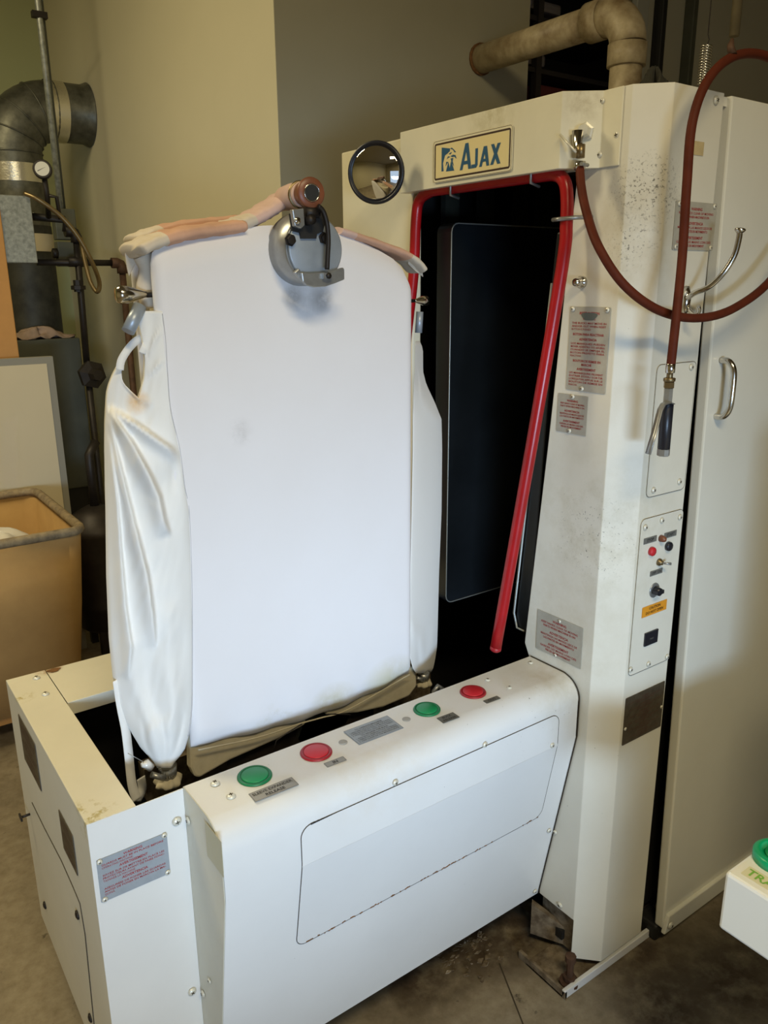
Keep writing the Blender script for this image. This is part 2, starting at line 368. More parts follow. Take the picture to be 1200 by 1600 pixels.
# ------------------------------------------------------------------ room
struct('floor', MB().box((-3.2, -2.9, -.06), (5.2, 6.6, 0)), m_floor)
struct('ceiling', MB().box((-3.2, -2.9, 3.5), (5.2, 6.6, 3.56)), m_room)
XW = 1.324; YG = 2.40; YF = 4.92
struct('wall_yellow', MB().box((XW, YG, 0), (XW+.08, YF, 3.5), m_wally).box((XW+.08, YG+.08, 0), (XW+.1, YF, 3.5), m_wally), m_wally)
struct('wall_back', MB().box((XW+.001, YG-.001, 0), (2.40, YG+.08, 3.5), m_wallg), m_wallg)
struct('wall_panel_right', MB().box((3.03, YG, 0), (5.2, YG+.08, 3.5), m_wallr), m_wallr)
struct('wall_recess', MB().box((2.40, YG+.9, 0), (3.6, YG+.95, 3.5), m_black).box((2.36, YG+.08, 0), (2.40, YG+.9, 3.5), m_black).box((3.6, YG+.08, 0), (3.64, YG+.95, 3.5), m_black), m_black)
struct('wall_far', MB().box((-3.2, YF, 0), (XW+.1, YF+.08, 3.5)), m_wallgr)
struct('wall_left', MB().box((-3.28, -2.9, 0), (-3.2, 6.6, 3.5)), m_roomy)
struct('wall_right', MB().box((5.2, -2.9, 0), (5.28, YG, 3.5)), m_room)
struct('wall_behind', MB().box((-3.2, -2.98, 0), (-2.0, -2.9, 3.5)).box((.1, -2.98, 0), (5.2, -2.9, 3.5)).box((-2.0, -2.98, 2.1), (.1, -2.9, 3.5)), m_room)
# floor joint
fj = MB(); a = on('z', .0008, 780, 1505); b = on('z', .0008, 825, 1620)
d = (b-a).normalized(); s_ = Vector((d.y, -d.x, 0))*.0018
fj.faces([a-s_, a+s_, b+s_, b-s_], [(0, 1, 2, 3)]); struct('trim_1', fj, m_seam)

# ------------------------------------------------------------------ background, left: duct, pipes, cabinet, boards, hamper
duct = thing('ventilation_duct', 'large round galvanised duct whose elbow turns into the yellow wall', 'duct', (.98, 4.3, 1.38))
YD = 4.3; RD = .132; zr = on('x', XW, 135, 182).z
xv = on('y', YD, 64, 230).x-RD
def ring_tube(mb, pts, rr, m, n=28): return mb.tube(pts, rr, m, n, cap=False)
e = []
Rb = .2
for k in range(13):
    t = math.pi/2*k/12; e.append((xv+Rb-Rb*math.cos(t), YD, zr-Rb+Rb*math.sin(t)))
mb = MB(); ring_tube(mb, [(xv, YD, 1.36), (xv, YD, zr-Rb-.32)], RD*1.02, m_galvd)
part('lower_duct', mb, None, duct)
mb = MB(); ring_tube(mb, [(xv, YD, zr-Rb-.33), (xv, YD, zr-Rb)], RD, m_galv); ring_tube(mb, e, RD, m_galv)
for k in (0, 3, 6, 9, 12):
    mb.tube([Vector(e[k])+ (Vector((0, 1, 0))*math.cos(t)+ (Vector((-math.cos(math.pi/2*k/12), 0, math.sin(math.pi/2*k/12))))*math.sin(t))*(RD+.001) for t in [2*math.pi*i/28 for i in range(28)]], .004, m_galv, 6, closed=True)
part('elbow', mb, None, duct)
mb = MB(); mb.tube([(xv+Rb, YD, zr), (XW-.03, YD, zr), (XW-.004, YD, zr)], [RD, RD*1.0, RD*1.09], m_galv, 28, cap=False); part('wall_collar', mb, None, duct)
mb = MB(); mb.tube([(xv+Rb-.03, YD, zr), (xv+Rb+.05, YD, zr)], RD+.003, m_foil, 28, cap=False); part('tape_band', mb, None, duct)
mb = MB(); mb.tube([(xv, YD, zr-Rb-.13), (xv, YD, zr-Rb-.05)], RD+.003, m_foil, 28, cap=False); part('tape_band', mb, None, duct)
zt = on('y', YD-RD, 60, 375).z
mb = MB(); mb.tube([(xv, YD, zt-.05), (xv, YD, zt+.03)], RD*1.02+.003, m_boardw, 28, cap=False); part('tape_band', mb, None, duct)

gc = thing('metal_cabinet', 'dark grey metal cabinet standing under the round duct with a rag on top', 'cabinet', (1.0, 4.2, 0))
yc_ = 4.08; p = on('y', yc_, 118, 528)
mb = MB(); mb.box((p.x-.46, yc_, .62), (p.x+.02, yc_+.5, p.z), m_greycab); part('body', mb, None, gc, bevel=.006)
mb = MB(); mb.box((p.x-.44, yc_+.02, 0), (p.x, yc_+.48, .62), m_black); part('base', mb, None, gc)
def rag(name, c, rx, ry, h, m, label, cat, seed):
    rnd = random.Random(seed); rows = []; ph = [rnd.uniform(0, 6.3) for _ in range(6)]
    for i in range(13):
        rr = i/12; row = []
        for k in range(36):
            t = 2*math.pi*k/36; wob = 1+.14*math.sin(3*t+ph[0])+.08*math.sin(5*t+ph[1])
            z = h*(max(0, 1-rr**2.2))*(.6+.4*math.sin(4*t+ph[2]+rr*4))+.012*math.sin(9*t+ph[3]+6*rr)*(rr)+.004
            row.append((c[0]+rx*rr*wob*math.cos(t), c[1]+ry*rr*wob*math.sin(t), c[2]+max(.002, z)))
        rows.append(row)
    mb = MB(); mb.grid(rows, m, closeu=True); return tag(mb.build(name, solid=.003), label, cat)
rag('rag', (p.x-.16, yc_+.045, p.z), .15, .045, .055, m_rag, 'crumpled dirty cloth lying on the dark grey cabinet', 'cloth', 3)

# square sheet-metal chute in front of the duct
q0, q1, q2 = on('y', 3.6, 2, 302), on('y', 3.6, 42, 306), on('y', 3.6, 50, 411)
tag(MB().box((q0.x-.02, 3.6, q2.z), (q1.x+.012, 3.72, q1.z), m_galvb).build('sheet_metal_box', bevel=.003), 'mottled shiny galvanised sheet metal box below the round duct', 'metal box')
# pipes by the wall
YP = 3.72
def py(px, py_, y=YP): return on('y', y, px, py_)
pr = thing('steam_pipework', 'black iron steam pipes with tee joints and valve in front of the yellow wall', 'pipes', (1.1, YP, 0))
def elbow(mb, c, d1, d2, r, m):
    c, d1, d2 = Vector(c), Vector(d1), Vector(d2)
    P = [c+d1*.045, c+d1*.02, c+(d1+d2)*.006, c+d2*.02, c+d2*.045]; mb.tube(P, r, m, 10)
A = py(118, 362); B = py(136, 572); 
mb = MB(); mb.tube([A, B], .0145); part('riser_pipe', mb, m_iron, pr)
mb = MB(); mb.tube([B, (B.x, B.y, 0)], .0145); part('lower_pipe', mb, m_iron, pr)
H0 = py(56, 407); H1 = py(190, 411); H0.z = H1.z
mb = MB(); mb.tube([H0, H1], .0135); part('branch_pipe', mb, m_iron, pr)
m_rp = mat('rusty_pipe', (.11, .055, .03), .7, .3, var=.5, vscale=30)
D1 = (H1.x, H1.y, 0)
mb = MB(); mb.tube([H1, D1], .0145); part('drop_pipe', mb, m_rp, pr)
mb = MB(); elbow(mb, H1, (-1, 0, 0), (0, 0, -1), .023, m_rp); part('elbow_fitting', mb, m_rp, pr)
mb = MB(); elbow(mb, A, (-1, 0, 0), (0, 0, -1), .024, m_iron); part('elbow_fitting', mb, m_iron, pr)
mb = MB(); T = py(122, 445); mb.lathe(T+Vector((0, 0, -.03)), (0, 0, 1), [(0, .02), (.008, .02), (.01, .032), (.026, .032), (.028, .02), (.05, .02)], n=8, smooth=False); part('union_fitting', mb, m_iron, pr)
mb = MB(); T = py(121, 409); mb.lathe(T-Vector((.04, 0, 0)), (1, 0, 0), [(0, .022), (.08, .022)], n=10); part('tee_fitting', mb, m_iron, pr)
mb = MB(); mb.tube([py(45, 338), py(100, 343), A+Vector((-.04, 0, 0))], .016); part('feed_pipe', mb, m_iron, pr)
mb = MB(); T = py(140, 585); mb.lathe(T+Vector((0, .03, 0)), (.2, -1, 0), [(0, .05), (.03, .065), (.05, .065), (.06, .03), (.10, .025)], n=6, smooth=False); part('valve_body', mb, m_rust if False else m_iron, pr)
mb = MB(); G = py(69, 265, 3.55); mb.lathe(G+Vector((0, .02, 0)), (-.35, -1, .1), [(0, .036), (.022, .036), (.024, .033)], m_iron, 24); mb.lathe(G+Vector((0, .02, 0))+Vector((-.35, -1, .1)).normalized()*.0245, (-.35, -1, .1), [(0, .027), (.0005, .027)], m_glassw, 24)
nrm = Vector((-.35, -1, .1)).normalized(); gc0 = G+Vector((0, .02, 0))+nrm*.0258; sx = Vector((1, 0, 0)); sx = (sx-nrm*sx.dot(nrm)).normalized(); sz = nrm.cross(sx)*-1
mb.faces([gc0-sx*.018+sz*.008+sz*.0012, gc0-sx*.018+sz*.008-sz*.0012, gc0+sx*.014-sz*.007], [(0, 1, 2)], m_blackink)
part('pressure_gauge', mb, None, pr, 'round white pressure gauge in a black rim')
mb = MB(); mb.tube([G+Vector((.005, .03, -.03)), G+Vector((.015, .06, -.10)), py(76, 340, 3.66)], .011); part('gauge_stem', mb, m_iron, pr)
mb = MB(); T = py(78, 322, 3.6); mb.tube([T+Vector((0, 0, .04)), T+Vector((.03, 0, .035)), T+Vector((.035, 0, -.05))], .008); part('valve_handle', mb, m_iron, pr)
tag(MB().tube(catmull([py(38, 302, 3.58), py(60, 312, 3.55), py(95, 338, 3.55), py(122, 370, 3.55), py(143, 408, 3.56), py(155, 440, 3.6), py(152, 456, 3.62), py(141, 440, 3.64), py(132, 405, 3.66), py(126, 372, 3.68)], 5), .0095, m_rp if False else m_brass).build('braided_hose'), 'thin braided metal hose looping over the black pipes', 'hose')
tk = thing('condensate_tank', 'black iron tank standing on the floor behind the white sleeve', 'tank', (1.12, 3.85, 0))
tc_ = on('y', 3.5, 160, 900); mb = MB(); mb.lathe((tc_.x, 3.5, .10), (0, 0, 1), [(0, 0.094), (.02, 0.117), (.10, 0.121), (.11, 0.126), (.13, 0.126), (.14, 0.121), (.44, 0.121), (.45, 0.126), (.47, 0.126), (.48, 0.121), (.54, 0.094), (.57, 0.039), (.575, 0)], m_iron, 32); part('shell', mb, None, tk)
for a_ in (0, 2.1, 4.2):
    mb = MB(); x_, y_ = tc_.x+.09*math.cos(a_), 3.5+.09*math.sin(a_); mb.box((x_-.015, y_-.015, 0), (x_+.015, y_+.015, .14), m_iron); part('leg', mb, None, tk)
mb = MB(); mb.tube([(tc_.x, 3.5, .66), (tc_.x, 3.5, .90), (tc_.x+.04, 3.52, .95)], .02, m_iron); part('inlet_pipe', mb, None, tk)
# electric boxes
jb = thing('junction_box', 'small grey electrical box fixed behind the black riser pipe', 'electrical box', (1.12, 3.9, 1.7))
T = py(104, 396, 3.86); mb = MB(); mb.box((T.x-.035, 3.86, T.z-.055), (T.x+.06, 3.92, T.z+.05), m_greycab); part('box', mb, None, jb, bevel=.004)
mb = MB(); T2 = py(90, 396, 3.88); mb.lathe(T2, (-1, 0, 0), [(0, .022), (.02, .022), (.025, .012)], m_iron, 14); part('knob', mb, None, jb)
T = py(98, 352, 3.86); tag(MB().box((T.x-.03, 3.86, T.z-.06), (T.x+.06, 3.92, T.z+.07), m_greycab).build('switch_box', bevel=.004), 'grey green switch box at the foot of the two thin conduits', 'electrical box')
for i, (xa_, xb_, r_) in enumerate(((64, 97, .013), (75, 106, .008))):
    P0 = py(xa_+3, 0, 3.9); P1 = py(xb_, 345, 3.9); X_ = P1.x
    yq = 3.9+.04*i; cnd = MB().tube([(X_, yq, 3.5), (X_, yq, P1.z)], r_, m_galvb if i == 0 else m_greycab)
    if i == 0:
        cz = py(70, 25, 3.9).z; cnd.box((X_-.03, 3.885, cz-.012), (X_+.03, 3.915, cz+.012), m_iron)
    tag(cnd.build('conduit'), ('thicker grey' if i == 0 else 'thinner dark')+' vertical conduit of the pair beside the duct elbow', 'conduit', 'pair of conduits by the duct')

# boards
YO = on('z', .775, 45, 768).y+.09; e0 = on('y', YO, 30, 555)
tag(MB().box((e0.x-.55, YO, 0), (e0.x+.0, YO+.03, on('y', YO, 5, 325).z), m_boardo).build('wooden_panel', bevel=.003), 'orange brown wooden panel standing upright at the left edge', 'panel')
bd = thing('display_board', 'large cream board with grey edge leaning behind the tan hamper', 'board', (.45, 3.45, 0))
YBD = on('z', .775, 45, 768).y+.03; b1 = on('y', YBD, 81, 557); xr = b1.x+.004; zt = b1.z
mb = MB(); mb.box((xr-.8, YBD, 0), (xr-.028, YBD+.02, zt-.028), m_boardw); part('sheet', mb, None, bd)
mb = MB(); mb.box((xr-.8, YBD+.002, zt-.028), (xr, YBD+.04, zt), m_boarde).box((xr-.028, YBD+.002, 0), (xr, YBD+.04, zt-.028), m_boarde); part('edge_trim', mb, None, bd)

# hamper
hp = thing('laundry_hamper', 'tan canvas laundry hamper with worn taped rim', 'hamper', (.4, 3.0, 0))
HZ = .775; c1 = on('z', HZ, 130, 828); c2 = on('z', HZ, 45, 768)
hx1, hy0, hy1 = c1.x, c1.y, c2.y; hx0 = hx1-.75
def hring(z, ins): 
    return [(x, y, z) for x, y in rrect(hx0+ins, hy0+ins, hx1-ins, hy1-ins, .05)]
rows = [hring(HZ, 0), hring(.5, .02), hring(.12, .055)]; n = len(rows[0])
mb = MB(); mb.grid(rows, m_hamper, closeu=True); mb.faces(hring(.12, .055), [tuple(range(n))], m_hamper); part('canvas_tub', mb, None, hp, solid=.008, off=0)
mb = MB(); mb.tube(hring(HZ, 0), .017, m_rim, 8, closed=True); rm = part('rim', mb, None, hp)
mb = MB(); mb.box((hx0+.07, hy0+.07, .085), (hx1-.07, hy1-.07, .12), m_boardo); part('wooden_base', mb, None, hp)
for sx_ in (hx0+.12, hx1-.12):
    for sy_ in (hy0+.12, hy1-.12):
        mb = MB(); mb.lathe((sx_-.015, sy_, .04), (1, 0, 0), [(0, .04), (.03, .04)], m_iron, 18); mb.box((sx_-.02, sy_-.02, .06), (sx_+.02, sy_+.02, .09), m_iron); part('caster', mb, None, hp)
bc = on('y', (hy0+hy1)/2, 10, 840); rows = []
rnd = random.Random(5)
for i in range(13):
    v = math.pi*i/12; row = []
    for k in range(28):
        t = 2*math.pi*k/28; w = 1+.06*math.sin(5*t+3*v)+.05*math.sin(9*v+2*t)
        row.append((bc.x-.05+.17*math.sin(v)**.7*math.cos(t)*w, (hy0+hy1)/2-.02+.16*math.sin(v)**.7*math.sin(t)*w, bc.z-.13+.17*math.cos(v)*w))
    rows.append(row)
tag(MB().grid(rows, m_plastic, closeu=True).build('plastic_bag', sub=1), 'shiny clear plastic wrapped bundle inside the tan hamper', 'bag')

# ------------------------------------------------------------------ background, right: painted pipe, recess, conduits, spring
pp = thing('painted_pipe', 'thick stained cream pipe elbowing from the grey wall down behind the press', 'pipe', (2.16, 1.745, 1.94))
vx, vy = 2.158, 1.745; zc = 2.375; RP = .047
mb = MB(); mb.tube([(vx, vy, 1.935), (vx, vy, zc-.09)], RP*1.02, m_pvc, 24); part('riser', mb, None, pp)
mb = MB(); arc = [(vx, vy+.09-.09*math.cos(t), zc-.09+.09*math.sin(t)) for t in [math.pi/2*k/8 for k in range(9)]]
mb.tube(arc, RP*1.15, m_pvc, 24); mb.tube([(vx, vy, zc-.15), (vx, vy, zc-.09)], RP*1.22, m_pvc, 24); mb.tube([(vx, vy+.09, zc), (vx, vy+.15, zc)], RP*1.22, m_pvc, 24); part('elbow', mb, None, pp)
mb = MB(); mb.tube([(vx, vy+.1, zc), (vx, YG+.0, zc)], RP, m_pvc, 24); part('wall_pipe', mb, None, pp)
mb = MB(); mb.tube([(vx, YG-.012, zc), (vx, YG-.002, zc)], RP*1.13, m_rust, 18); part('rust_ring', mb, None, pp)
# recess contents
def rp(px, py_, y): return on('y', y, px, py_)
foil_l = ['shiny foil wrapped box at the top of the dark wall recess', 'lower of the two shiny foil boxes in the dark wall recess', 'short foil box behind the thick cream pipe']
m_foild = mat('purple_grey_foil', (.42, .40, .47), .35, .8, bump=1, bscale=60)
for i, (a_, b_) in enumerate((((832, -5), (878, 26)), ((829, 80), (853, 106)), ((880, 36), (905, 54)))):
    p0, p1 = rp(*a_, 2.62), rp(*b_, 2.62)
    tag(MB().box((p0.x-.02, 2.62, p1.z), (p1.x, 2.80, p0.z), m_foild).build('foil_box', bevel=.012), foil_l[i], 'box', 'foil boxes in the wall recess')
m_shelf = mat('dark_shelf_metal', (.05, .045, .045), .5, .5)
sh = thing('metal_rack', 'dark metal rack standing in the wall recess behind the press', 'rack', (2.7, 2.7, 0))
for z_ in (rp(850, 30, 2.6).z, rp(850, 110, 2.6).z, 1.9):
    mb = MB(); mb.box((2.42, 2.58, z_-.02), (3.3, 2.95, z_-.002), m_shelf); part('shelf', mb, None, sh)
for xx in (2.62, 3.25):
    mb = MB(); mb.box((xx, 2.57, 0), (xx+.03, 2.60, 3.4), m_shelf); part('upright', mb, None, sh)
m_mar = mat('maroon_sheet', (.10, .02, .02), .6)
p0 = rp(840, 128, 2.6); tag(MB().box((2.44, 2.6, 1.902), (2.60, 2.56+.3, rp(850, 110, 2.6).z-.03), m_mar).box((2.66, 2.61, 1.902), (3.2, 2.86, rp(850, 110, 2.6).z-.05), m_mar).build('storage_box', bevel=.01), 'dark maroon box on the lowest visible shelf of the rack', 'box')
# grooves / conduits on right panel
for i, (px_, w_, m_, lab) in enumerate(((1035, .028, m_black, 'dark wall channel nearest the thick cream pipe'), (1083, .030, m_greycab, 'dark wall conduit just left of the coil spring'))):
    P = rp(px_, 40, 2.36); z1 = rp(px_-8, 98 if i == 0 else 140, 2.36).z
    tag(MB().box((P.x-w_/2, 2.35, z1-.3), (P.x+w_/2, 2.399, 3.5), m_).box((P.x+w_/2, 2.36, z1-.3), (P.x+w_/2+.012, 2.399, 3.5), m_steel).build('wall_channel', bevel=.004), lab, 'conduit')
P = rp(1024, 40, 2.36); tag(MB().box((P.x-.11, 2.37, 1.9), (P.x-.035, 2.399, 3.5), mat('pale_panel', (.36, .36, .31), .6)).build('wall_strip', bevel=.003), 'pale flat strip on the wall right of the thick cream pipe', 'trim strip')
# lint lump on cabinet top
LP = on('y', 1.06, 1022, 128)
rag('lint_clump', (LP.x, 1.06, 1.934), .026, .04, .055, m_lint, 'dark clump of lint on top of the press behind its column', 'lint', 9)
# spring on wire
sp = thing('coil_spring', 'steel coil spring hanging on a thin wire above the press', 'spring', tuple(on('y', 1.25, 1103, 66)))
S0 = on('y', 1.25, 1104, 70); S1 = on('y', 1.25, 1097, 133); pts = []
turns = 15
for k in range(turns*14+1):
    t = k/(turns*14); an = 2*math.pi*turns*t
    c_ = S0.lerp(Vector((S0.x, S0.y, S1.z)), t); pts.append(c_+Vector((math.cos(an)*.0125, math.sin(an)*.0125, 0)))
mb = MB(); mb.tube(pts, .0017, m_chrome, 6); part('coil', mb, None, sp)
mb = MB(); mb.tube([(S0.x, S0.y, S0.z-.005), (S0.x+.008, S0.y, S0.z+.012), (S0.x+.002, S0.y, S0.z+.022), (S0.x+.002, S0.y, 3.5)], .0013, m_iron, 6); part('wire', mb, None, sp)
P = on('y', 1.35, 1147, 57); tag(MB().tube([(P.x, P.y, P.z), (P.x, P.y, 3.5)], .0125, mat('worn_wood_rod', (.17, .14, .08), .7, var=.4, vscale=20), 14).build('hanging_rod'), 'worn brown rod hanging from the ceiling at the upper right', 'rod')

# ------------------------------------------------------------------ press cabinet
XA, YC = 1.265, .955; ZT = 1.936
press = thing('press_cabinet', 'tall cream shirt press cabinet with black opening and red safety bar', 'pressing machine', (1.6, 1.4, 0))
zb = .145; XB, YB = 1.315, 1.005; XCR = 1.466
mb = MB()
fA = [(XA, 1.119, ZT), (XA, YB, ZT), (XA, YB, zb), (XA, 1.115, zb), (XA, 1.14, .60), (XA, 1.178, .742), (XA, 1.203, .79), (XA, 1.160, 1.28), (XA, 1.119, 1.83)]
vs = fA + [(XB, YC, ZT), (XB, YC, .035), (XA, YB, .035), (XCR, YC, ZT), (XCR, YC, .035), (XCR, YC+.04, ZT), (XCR, YC+.04, .035)]
mb.faces(vs, [tuple(range(9))[::-1], (1, 9, 10, 11, 2), (9, 12, 13, 10), (12, 14, 15, 13)], m_col)
colm = part('column', mb, None, press, solid=.004, bevel=.005)
# inner return of opening edge
mb = MB(); mb.prism([(XA+.003, 1.119, 1.83), (XA+.003, 1.203, .79), (XA+.003, 1.190, .79), (XA+.003, 1.106, 1.83)], (.02, 0, 0), m_black); part('opening_lip', mb, None, press)
XH = 1.203
mb = MB(); zh0, zh1 = 1.805, ZT
vs = [(1.235, 1.605, zh1), (XH, 1.605, zh1), (XH, 1.112, zh1), (1.2615, 1.066, zh1), (1.2615, 1.022, zh1)]
lo = [(x, y, zh0) for x, y, z in vs]; n = 5
mb.faces(vs+lo, [(i, i+1, n+i+1, n+i) for i in range(4)], m_header)
mb.faces([(XH, 1.605, zh0), (XH, 1.112, zh0), (1.2615, 1.066, zh0), (1.2615, 1.605, zh0)], [(0, 1, 2, 3)], m_header)
mb.faces([(XH, 1.605, zh1), (XH, 1.112, zh1), (1.2615, 1.066, zh1), (1.2615, 1.605, zh1)], [(0, 1, 2, 3)], m_header)
hd = part('header', mb, None, press, solid=.003, bevel=.003)
mb = MB(); mb.box((1.235, 1.598, .05), (1.262, 1.905, ZT-.004), m_header); part('side_post', mb, None, press, bevel=.004)
# shell
mb = MB(); mb.box((XA+.002, YB+.03, ZT-.02), (2.35, 1.9, ZT-.004), m_paint); mb.box((XB+.01, YC+.006, ZT-.02), (2.35, YB+.04, ZT-.004), m_paint); part('top_sheet', mb, None, press)
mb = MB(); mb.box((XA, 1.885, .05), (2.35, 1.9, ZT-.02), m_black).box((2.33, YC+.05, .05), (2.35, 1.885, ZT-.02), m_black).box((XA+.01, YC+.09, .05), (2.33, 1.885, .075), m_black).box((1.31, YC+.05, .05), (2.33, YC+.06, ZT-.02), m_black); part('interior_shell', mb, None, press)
for k, px_ in enumerate((705, 760, 815, 850)):
    P = on('y', 1.8, px_, 320); mb = MB(); mb.box((P.x-.02, 1.80, 1.3), (P.x+.03, 1.82, ZT-.03), m_dark); part('rear_strut', mb, None, press)
# rear head: dark rounded plate
P = on('y', 1.5, 693, 347); Q = on('y', 1.5, 690, 945)
hz0, hz1, hx = Q.z, P.z, 1.272
mb = MB(); mb.prism([(x, 1.5, z) for x, z in rrect(hx, hz0, 1.95, hz1, .02)], (0, .05, 0), m_head); hdr = part('rear_press_head', mb, None, press)
mb = MB(); fr = [(x, 1.499, z) for x, z in rrect(hx+.001, hz0+.001, 1.949, hz1-.001, .02)]; mb.tube(fr, .0016, m_headedge, 6, closed=True); part('head_edge', mb, None, hdr)
# front head edge
T = on('y', 1.19, 868, 560); Bt = on('y', 1.22, 806, 985)
mb = MB(); mb.prism([(1.29, 1.175, 1.70), (1.29, 1.19, 1.70), (1.29, 1.262, .80), (1.29, 1.215, .80)], (.5, 0, 0), m_head); fh = part('front_press_head', mb, None, press, bevel=.004)
mb = MB(); mb.tube([(1.286, 1.192, 1.60), (1.286, 1.262, .84), (1.286, 1.25, .805), (1.286, 1.225, .805)], .003, m_headedge, 8); part('head_edge', mb, None, fh)
# red bar
def rb(px_, py_, x): return on('x', x, px_, py_)
bar = catmull([rb(600, 900, 1.16), rb(632, 560, 1.20), rb(646, 430, 1.222), rb(650, 345, 1.228), rb(656, 312, 1.23), rb(675, 298, 1.23)], 5)+catmull([rb(720, 292, 1.23), rb(840, 275, 1.23), rb(868, 273, 1.23), rb(882, 284, 1.23), rb(886, 310, 1.23), rb(885, 350, 1.226), rb(878, 420, 1.218), rb(830, 700, 1.18), rb(775, 1010, 1.14)], 5)
sb_ = MB(); sb_.tube(bar, .0125, m_red, 14); sbar = part('safety_bar', sb_, None, press, 'red tubular safety bar around the black opening')
mb = MB(); mb.lathe(bar[-1], (bar[-1]-bar[-3]), [(0, .0128), (.008, .0128), (.012, .008), (.013, 0)], m_redring, 14); part('end_cap', mb, None, sbar)
mb = MB(); K = rb(884, 343, 1.226); mb.tube([K+Vector((-.014, .02, 0)), K+Vector((-.018, 0, 0)), K+Vector((0, -.02, .002)), K+Vector((.035, -.035, .004))], .004, m_steel, 8); part('bar_clip', mb, None, press, 'grey steel clip')
for a_ in ((712, 296), (838, 276)):
    K = rb(*a_, 1.23); mb = MB(); mb.tube([K+Vector((.005, -.0, .02)), K+Vector((-.016, 0, .006)), K+Vector((-.015, 0, -.012)), K+Vector((.01, 0, -.018))], .003, m_steel, 6); part('bar_hanger', mb, None, press)
# side door (right flank)
mb = MB(); dx0, dx1 = 1.487, 2.33
Yt, Yb_ = .951, .922; zb2 = .045
def dY(z): return Yt+(Yb_-Yt)*(ZT-z)/(ZT-zb2)
ed = .012*1
pts = [(dx0-.002, Yt, ZT-.002), (dx1, Yt, ZT-.002), (dx1, Yb_, zb2), (dx0+.022, Yb_, zb2)]
mb.prism(pts, (0, .026, 0), m_door); sd = part('side_door', mb, None, press, bevel=.004)
kk = [(dx0+.018, Yb_-.008, .045), (dx1, Yb_-.008, .045), (dx1, Yb_-.008, .115), (dx0+.018, Yb_-.008, .085)]
kk = [(dx0+.016, Yb_-.009, .038), (dx1, Yb_-.009, .038), (dx1, Yb_-.009, .088), (dx0+.03, Yb_-.009, .088)]
mb = MB(); mb.prism(kk, (0, .012, 0), m_door); part('kick_rail', mb, None, sd, bevel=.003)
screw((dx0+.035, Yb_-.010, .060), (0, -1, 0), sd, 1.5)
# door handle
h1, h2 = on('y', .935, 1133, 563), on('y', .93, 1124, 652)
hx_ = (h1.x+h2.x)/2; mb = MB(); yh = dY(1.35)
mb.tube(catmull([(hx_, yh, h1.z), (hx_, yh-.018, h1.z-.002), (hx_, yh-.03, h1.z-.02), (hx_, yh-.032, (h1.z+h2.z)/2), (hx_, yh-.03, h2.z+.02), (hx_, yh-.018, h2.z+.002), (hx_, yh, h2.z)], 5), .0065, m_chrome, 12)
part('handle', mb, None, sd, 'chrome pull handle')
# black sheet added behind the door gap to paint its darkness
mb = MB(); mb.box((XCR+.004, YC+.045, .05), (dx1, YC+.052, ZT-.03), m_black); part('gap_shade_panel', mb, None, press)
# lower recessed panel and foot
mb = MB(); mb.box((XA+.02, YB+.002, .03), (XA+.024, 1.12, .17), m_filth); part('foot_panel', mb, None, press)
mb = MB(); mb.prism([(XA-.02, 1.12, .03), (XA+.03, 1.03, .03), (XA+.03, 1.03, .07), (XA-.02, 1.12, .12)], (.012, .01, 0), m_filth); part('foot_bracket', mb, None, press)
mb = MB(); fp = on('z', .0, 879, 1560)
mb.box((fp.x, fp.y-.006, 0), (fp.x+.009, fp.y+.145, .022), m_filth).box((fp.x, fp.y-.006, 0), (2.3, fp.y+.004, .024), m_base)
mb.box((fp.x, fp.y, 0), (1.6, fp.y+.12, .008), m_filth); part('foot_plate', mb, None, press, bevel=.002)
mb = MB(); bq = on('z', .01, 889, 1535); mb.lathe(bq, (0, 0, 1), [(0, .024), (.006, .024), (.008, .015), (.02, .015), (.021, .0085), (.06, .0085), (.062, .013), (.078, .013), (.08, .0)], m_rp, 8, smooth=False); part('anchor_bolt', mb, None, press, 'rusty anchor bolt')
mb = MB()
for k in range(90):
    x_ = random.uniform(1.02, 1.17); y_ = random.gauss(1.20, .035); r_ = random.uniform(.003, .013); t_ = random.uniform(0, 6.3); q_ = random.uniform(.25, .7)
    mb.prism([(x_+math.cos(t_+a_)*r_*(1 if a_ in (0, 3.1) else q_), y_+math.sin(t_+a_)*r_*q_, random.uniform(.0005, .004)) for a_ in (0, 1.3, 2.2, 3.1, 4.4)], (0, 0, .0015), random.choice([m_filth]*6+[m_flake]))
tag(mb.build('debris'), 'grimy lint and debris on the floor under the press console', 'debris', kind='stuff')
cz_ = MB(); cz_.box((1.50, .935, .0), (1.56, 1.0, .045), m_black); part('door_pivot', cz_, None, press, bevel=.008)
# name plate
pl = plate_px('x', XH-.001, (678, 222), (802, 193), (678, 287), m_signb, rad=.007, th=.0015)
w, h = pl.w, pl.h
pl.frame(.0008, .0008, w-.0008, h-.0008, .0007, .006, m_brownink).frame(.0045, .0055, w-.0045, h-.0055, .0036, .005, m_brownink)
pl.poly(rrect(.0085, .0095, w-.0095, h-.0095, .002), m_sign, .0002)
def upoly(pts, m, z=.0005):   # pts in fractions of plate
    pl.poly([((.117+(x-.115)*1.035)*w, (.205+(y-.12)*1.03)*h) for x, y in pts], m, z)
upoly([(.115, .17), (.115, .72), (.225, .66), (.225, .60), (.16, .52), (.135, .35), (.145, .17)], m_blue)
upoly([(.175, .15), (.205, .36), (.225, .22), (.24, .37), (.262, .27), (.285, .14)], m_blue)
